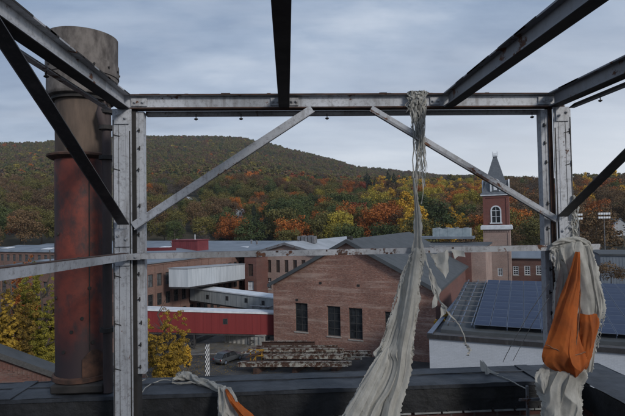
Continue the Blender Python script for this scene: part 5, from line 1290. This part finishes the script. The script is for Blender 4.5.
p = at_d(611, 274, 88); me_ = leaf_mesh('crown', 1600, .14, 13, 'round', L['brown'], H=4, R_=3.4, nclump=16); o = empty('shrub', (p.x, p.y, p.z - 2.4), 0, 'rust-brown shrub in front of the blue-grey shed', 'shrub'); c_ = bpy.data.objects.new('crown', me_); C.objects.link(c_); c_.parent = o
t = MB(); t.tube([(0, 0, 2.4 - p.z), (0, 0, 2.6)], [.15, .05], 6); t.build('trunk', M['bark'], o)

# ================================================================== yard things
# fallen leaves drifted over the yard
rg = np.random.default_rng(5); nl = 5200; vsl = []; fsl = []
for k in range(nl):
    c0 = [(162, 384, 6.5), (187, 372, 3), (225, 346, 9), (262, 345, 5), (30, 400, 9)][k % 5]; p = at_z(c0[0], min(c0[1], 400), .03)
    x, y = p.x + rg.normal() * c0[2], p.y + rg.normal() * c0[2]; a = rg.uniform(0, 6.28); s = rg.uniform(.03, .075); z = .02 + rg.uniform(0, .03)
    i = len(vsl); vsl += [(x + s * math.cos(a + q), y + s * math.sin(a + q), z + rg.uniform(0, .02)) for q in (0, 1.6, 3.1, 4.7)]; fsl.append((i, i+1, i+2, i+3))
me = bpy.data.meshes.new('fallen_leaves'); me.from_pydata(vsl, [], fsl); me.materials.append(L['neargold']); at_ = me.attributes.new('leafvar', 'FLOAT', 'FACE'); at_.data.foreach_set('value', rg.uniform(0, 1, nl).astype(np.float32))
fl = bpy.data.objects.new('fallen_leaves', me); C.objects.link(fl); tag(fl, 'scattered fallen leaves on the asphalt', kind='stuff')
# silver car
pc_ = at_z(228.5, 361.5, 0); car = empty('parked_car', (pc_.x, pc_.y, .012), 0, 'silver station wagon parked by the pile of rusty beams', 'car')
car.rotation_euler = (0, 0, R(180 + 52)); car.scale = (.9, .9, .9)
Lc, Wc = 4.3, 1.72
secs = [(-2.15, .35, .62, .80), (-2.05, .28, .82, .84), (-1.3, .25, .90, .86), (-.75, .25, .94, .86), (.9, .25, .94, .86), (1.9, .25, .92, .85), (2.10, .30, .80, .82), (2.15, .38, .70, .78)]
b = MB(); n_ = len(secs); ring_ = lambda x, z0, z1, w: [(x, -w, z0 + .08), (x, -w * 1.0, z1 - .22), (x, -w * .93, z1 - .04), (x, -w * .7, z1), (x, w * .7, z1), (x, w * .93, z1 - .04), (x, w, z1 - .22), (x, w, z0 + .08), (x, w * .9, z0), (x, -w * .9, z0)]
R_ = [ring_(*s) for s in secs]; vs = [v for q_ in R_ for v in q_]; m_ = 10
fs = [(i*m_ + k, i*m_ + (k+1) % m_, (i+1)*m_ + (k+1) % m_, (i+1)*m_ + k) for i in range(n_ - 1) for k in range(m_)] + [tuple(range(m_)), tuple(range((n_-1)*m_, n_*m_))]
b.mesh(vs, fs)
cab = [(-1.0, .93, .80), (-.35, 1.38, .62), (.3, 1.44, .62), (1.4, 1.40, .62), (2.0, .93, .78)]
b.mesh([v for x, z, w in cab for v in ((x, -w, z), (x, w, z))] + [v for x, z, w in cab for v in ((x, -.82, .93), (x, .82, .93))], [(0, 1, 3, 2), (2, 3, 5, 4), (4, 5, 7, 6), (6, 7, 9, 8)])
b.build('body', M['car'], car, smooth=True)
b = MB()
for s in (-1, 1): b.face([(-.92, s * .83, .94), (-.36, s * .65, 1.34), (.28, s * .655, 1.39), (1.36, s * .655, 1.36), (1.9, s * .80, .94)])
b.face([(-.98, -.76, .95), (-.98, .76, .95), (-.40, .58, 1.36), (-.40, -.58, 1.36)]); b.face([(1.98, -.72, .95), (1.98, .72, .95), (1.46, .58, 1.37), (1.46, -.58, 1.37)])
w_o = b.build('windows', M['pane'], car)
b = MB()
for s in (-1, 1):
    for x in (.35, 1.2): b.prism([(x - .04, s * .665, 1.395), (x + .04, s * .665, 1.395), (x + .04, s * .84, .93), (x - .04, s * .84, .93)], (0, s * .012, 0))
    b.prism([(-1.02, s * .80, .93), (-.98, s * .85, .93), (-.33, s * .66, 1.42), (-.42, s * .62, 1.42)], (0, 0, .03))
b.build('pillars', M['car'], w_o)
for x in (-1.35, 1.35):
    for s in (-1, 1):
        b = MB(); b.tube([(x, s * .70, .31), (x, s * .875, .31)], .31, 18); w1 = b.build('wheel', M['tyre'], car, smooth=True); b = MB(); b.tube([(x, s * .876, .31), (x, s * .885, .31)], .18, 12); b.build('rim', M['alu'], w1)
for s in (-1, 1):
    b = MB(); b.box(-2.165, -2.10, min(s * .45, s * .76), max(s * .45, s * .76), .60, .74); b.build('headlight', M['lamp'], car)
    b = MB(); b.box(2.11, 2.17, min(s * .55, s * .78), max(s * .55, s * .78), .62, .82); b.build('tail_light', M['red_clad'], car)
    b = MB(); b.box(-.75, -.6, min(s * .86, s * 1.0), max(s * .86, s * 1.0), .92, 1.04); b.build('mirror', M['car'], car)
b = MB(); b.box(-2.17, -2.155, -.4, .4, .42, .62); b.build('grille', M['dark'], car)
b = MB(); b.box(-2.19, -2.12, -.8, .8, .30, .42); b.box(2.12, 2.19, -.8, .8, .34, .46); b.build('bumper', M['dark'], car)

# pile of salvaged beams
ROW = ('lowest', 'second', 'third', 'topmost')
def pile_beam(x0, x1, y, D, m, hgt, lab, tilt=0):
    a_ = at_d(x0, y, D); c_ = at_d(x1, y + tilt, D - (x1 - x0) * .028)
    b = MB(); b.sweep(a_, c_, I_PROF(.26, hgt, .035)); o = b.build('steel_beam', m); tag(o, lab, 'beam', 'rusty steel beams piled in the yard')
rg = random.Random(4)
rowspec = [(238, 348, 366.0, 55.2, .52, 0), (240, 352, 365.0, 56.2, .46, 0), (243, 330, 362.5, 57.0, .30, 1),
           (264, 343, 358.2, 56.5, .44, 1), (262, 352, 356.9, 57.4, .40, 1), (251, 300, 355.5, 58.0, .3, 1), (285, 362, 358.0, 56.8, .3, 1),
           (248, 344, 350.8, 58.2, .42, 2), (252, 340, 349.6, 59.0, .38, 2), (262, 371, 352.8, 57.9, .30, 2), (290, 372, 355.8, 57.2, .28, 1),
           (262, 315, 344.3, 59.6, .40, 3), (266, 307, 343.0, 60.3, .34, 3), (256, 338, 347, 59.6, .26, 3)]
for i, (x0, x1, y, D, h_, rw) in enumerate(rowspec):
    m_ = M['pile'] if i % 3 != 2 else M['rust']
    col = 'flaking white and rust' if i % 3 != 2 else 'dark rusty'
    ln = 'short' if x1 - x0 < 60 else 'long'
    pile_beam(x0, x1, y + .9, D, m_, h_, f'{ln} {col} steel beam in the {ROW[rw]} layer of the pile', rg.uniform(-.6, .8))
for i, (x0, y0_, x1, y1_, D) in enumerate(((241, 354, 256, 350.5, 57), (246, 358, 262, 353, 56.6), (300, 361, 343, 356.5, 56), (318, 364, 352, 357.5, 55.6), (290, 350, 322, 346.5, 58.4))):
    b = MB(); b.sweep(at_d(x0, y0_, D), at_d(x1, y1_, D), L_PROF(.2, .2, .03)); tag(b.build('steel_angle', M['rust'] if i % 2 else M['pile']), 'loose rusty angle bar leaning across the stacked beams', 'beam', 'loose angle bars lying on the pile')
for i, (px, py, D) in enumerate(((262, 366, 55.9), (300, 366, 55.9), (338, 366.3, 55.9), (270, 347.5, 60), (305, 347.5, 60), (290, 353, 59), (330, 353.8, 58.6), (278, 360, 57.4), (322, 361, 57))):
    p = at_d(px, py, D); b = MB(); b.box(-.25, .25, -1.6, 2.2, max(-p.z, -1.1), .12); o = b.build('timber_block', M['rust']); o.location = p; o.rotation_euler = (0, 0, -AZ); tag(o, 'dark timber block propping up the piled beams', 'block', 'timber blocks under the piled beams')
p = at_d(255, 357, 57.3); o = empty('steel_trestle', (p.x, p.y, p.z), R(-10), 'chipped yellow-orange steel trestle lodged in the left end of the pile', 'trestle')
for x in (-.6, .0, .75): b = MB(); b.box(x, x + .12, 0, .12, -.6 if x else -1.2, .9); b.build('upright', M['yellow'], o)
for z in (.78, .1): b = MB(); b.box(-.75, 1.1, -.12, -.002, z, z + .13); b.build('cross_bar', M['yellow'], o)
b = MB(); b.sweep((-.6, -.14, -.9), (.7, -.14, .8), [(-.05, -.05), (.05, -.05), (.05, .05), (-.05, .05)]); b.build('brace', M['yellow'], o)

# black and white chequered pole
p = at_d(207.3, 344, 46); o = empty('chequered_pole', (p.x, p.y, 0), R(-8), 'black and white chequered square pole standing in front of the silver car', 'pole')
hw = .16; b = MB(); b.box(-hw, hw, -hw, hw, 0, p.z); b.build('core', M['tyre'], o)
b = MB(); n_ = 26; ch = p.z / n_
for k in range(n_):
    for c2 in range(4):
        if (k + c2) % 2: continue
        x = -hw + .08 * c2
        b.box(x, x + .08, -hw - .004, -hw - .001, k * ch, (k + 1) * ch); b.box(hw + .001, hw + .004, x, x + .08, k * ch, (k + 1) * ch); b.box(-hw - .004, -hw - .001, x, x + .08, k * ch, (k + 1) * ch)
b.build('white_checks', M['sign_white'], o)
b = MB(); b.box(-hw - .02, hw + .02, -hw - .02, hw + .02, p.z + .001, p.z + .06); b.build('cap', M['tyre'], o)

# floodlight masts
for px, py, n_, lab in ((603.8, 213, 5, 'tall floodlight mast with two rows of lamps right of the right post'), (578.5, 214, 3, 'floodlight mast half hidden by the right post')):
    p = at_d(px, py, 150); z = terrain(p.x, p.y); o = empty('floodlight_mast', (p.x, p.y, z), 0, lab, 'floodlight mast')
    b = MB(); b.tube([(0, 0, 0), (0, 0, p.z - z)], [.2, .1], 8); b.build('pole', M['steel_grey'], o)
    for r_ in (0, 1):
        b = MB(); zz2 = p.z - z - .3 - 1.2 * r_; b.box(-n_ * .42, n_ * .42, -.05, .05, zz2, zz2 + .1); cbm = b.build('cross_arm', M['steel_grey'], o)
        for k in range(n_): x = (k - (n_ - 1) / 2) * .8; b = MB(); b.box(x - .3, x + .3, -.3, -.06, zz2 - .2, zz2 + .42); b.build('lamp', M['white_paint'], cbm)
w = bpy.data.worlds.new('World'); scene.world = w; w.use_nodes = True
nt = w.node_tree; bg = nt.nodes['Background']
tc = nt.nodes.new('ShaderNodeTexCoord'); nrm = nt.nodes.new('ShaderNodeVectorMath'); nrm.operation = 'NORMALIZE'; nt.links.new(tc.outputs['Generated'], nrm.inputs[0])
sp = nt.nodes.new('ShaderNodeSeparateXYZ'); nt.links.new(nrm.outputs[0], sp.inputs[0])
# cloud deck: direction projected on a high plane, so the layers flatten towards the horizon
def mth(op, a, b_=None):
    n = nt.nodes.new('ShaderNodeMath'); n.operation = op
    for i, v in enumerate((a, b_)):
        if v is None: continue
        if isinstance(v, (int, float)): n.inputs[i].default_value = v
        else: nt.links.new(v, n.inputs[i])
    return n.outputs[0]
zc_ = mth('ADD', mth('MAXIMUM', sp.outputs[2], 0), .16)
cb = nt.nodes.new('ShaderNodeCombineXYZ'); nt.links.new(mth('DIVIDE', sp.outputs[0], zc_), cb.inputs[0]); nt.links.new(mth('DIVIDE', sp.outputs[1], zc_), cb.inputs[1])
cl = noise_tex(nt, .85, 8, .58, vec=cb.outputs[0], stretch=(.6, 1.0, 1)); cl2 = noise_tex(nt, 2.1, 6, .55, vec=cb.outputs[0], stretch=(.5, 1.1, 1))
cloud = ramp(nt, cl, [(.34, (.115, .165, .265)), (.46, (.19, .26, .38)), (.55, (.285, .36, .48)), (.66, (.50, .56, .65))])
cloud = mix(nt, ramp(nt, cl2, [(.45, 0), (.7, .45)]), cloud, (.50, .55, .63))
hz = ramp(nt, sp.outputs[2], [(.03, 1), (.18, .5), (.40, 0)])
side = ramp(nt, mth('ADD', mth('MULTIPLY', sp.outputs[0], .8), .5), [(.1, .40), (.6, .85), (.95, 1.15)])
cloud = mix(nt, mth('MULTIPLY', mth('MULTIPLY', hz, side), .85), cloud, (.76, .785, .82))
sky = nt.nodes.new('ShaderNodeTexSky'); sky.sky_type = 'NISHITA'; sky.sun_disc = False
SUN_EL, SUN_AZ = R(28), R(145)       # azimuth clockwise from +Y: behind and right of the camera
sky.sun_elevation = SUN_EL; sky.sun_rotation = SUN_AZ
skc = mix(nt, 1.0, sky.outputs[0], (.10, .10, .10), 'MULTIPLY')
nt.links.new(mix(nt, .92, skc, cloud), bg.inputs['Color']); bg.inputs['Strength'].default_value = 1.0
sd = bpy.data.lights.new('sun', 'SUN'); sd.energy = 1.7; sd.angle = R(11); sd.color = (1, .95, .88)
so = bpy.data.objects.new('sun', sd); C.objects.link(so)
dirv = Vector((math.sin(SUN_AZ) * math.cos(SUN_EL), math.cos(SUN_AZ) * math.cos(SUN_EL), math.sin(SUN_EL)))
so.rotation_euler = dirv.to_track_quat('Z', 'Y').to_euler()
scene.view_settings.view_transform = 'Standard'; scene.view_settings.look = 'None'; scene.view_settings.gamma = 1; scene.view_settings.exposure = .3
scene.view_settings.use_curve_mapping = False

# evening haze: one closed box round the camera and the whole valley
b = MB(); b.box(-3700, 3700, -3700, 3700, -40, 420)
zmin = -60
m = bpy.data.materials.new('haze air'); m.use_nodes = True; t = m.node_tree; t.nodes.remove(t.nodes['Principled BSDF'])
pv = t.nodes.new('ShaderNodeVolumePrincipled'); pv.inputs['Color'].default_value = (.9, .93, 1, 1); pv.inputs['Density'].default_value = .00009; pv.inputs['Anisotropy'].default_value = .2
t.links.new(pv.outputs[0], t.nodes['Material Output'].inputs['Volume'])
hz_o = b.build('haze', m); tag(hz_o, 'thin evening haze', kind='stuff')
gz = [v[2] for v in vs_ground]
hz_o.data.vertices.foreach_set('co', [c for v in hz_o.data.vertices for c in (v.co.x, v.co.y, (min(gz) - 1) if v.co.z < 0 else max(gz) + 30)])
print('haze box', min(gz) - 1, max(gz) + 30)
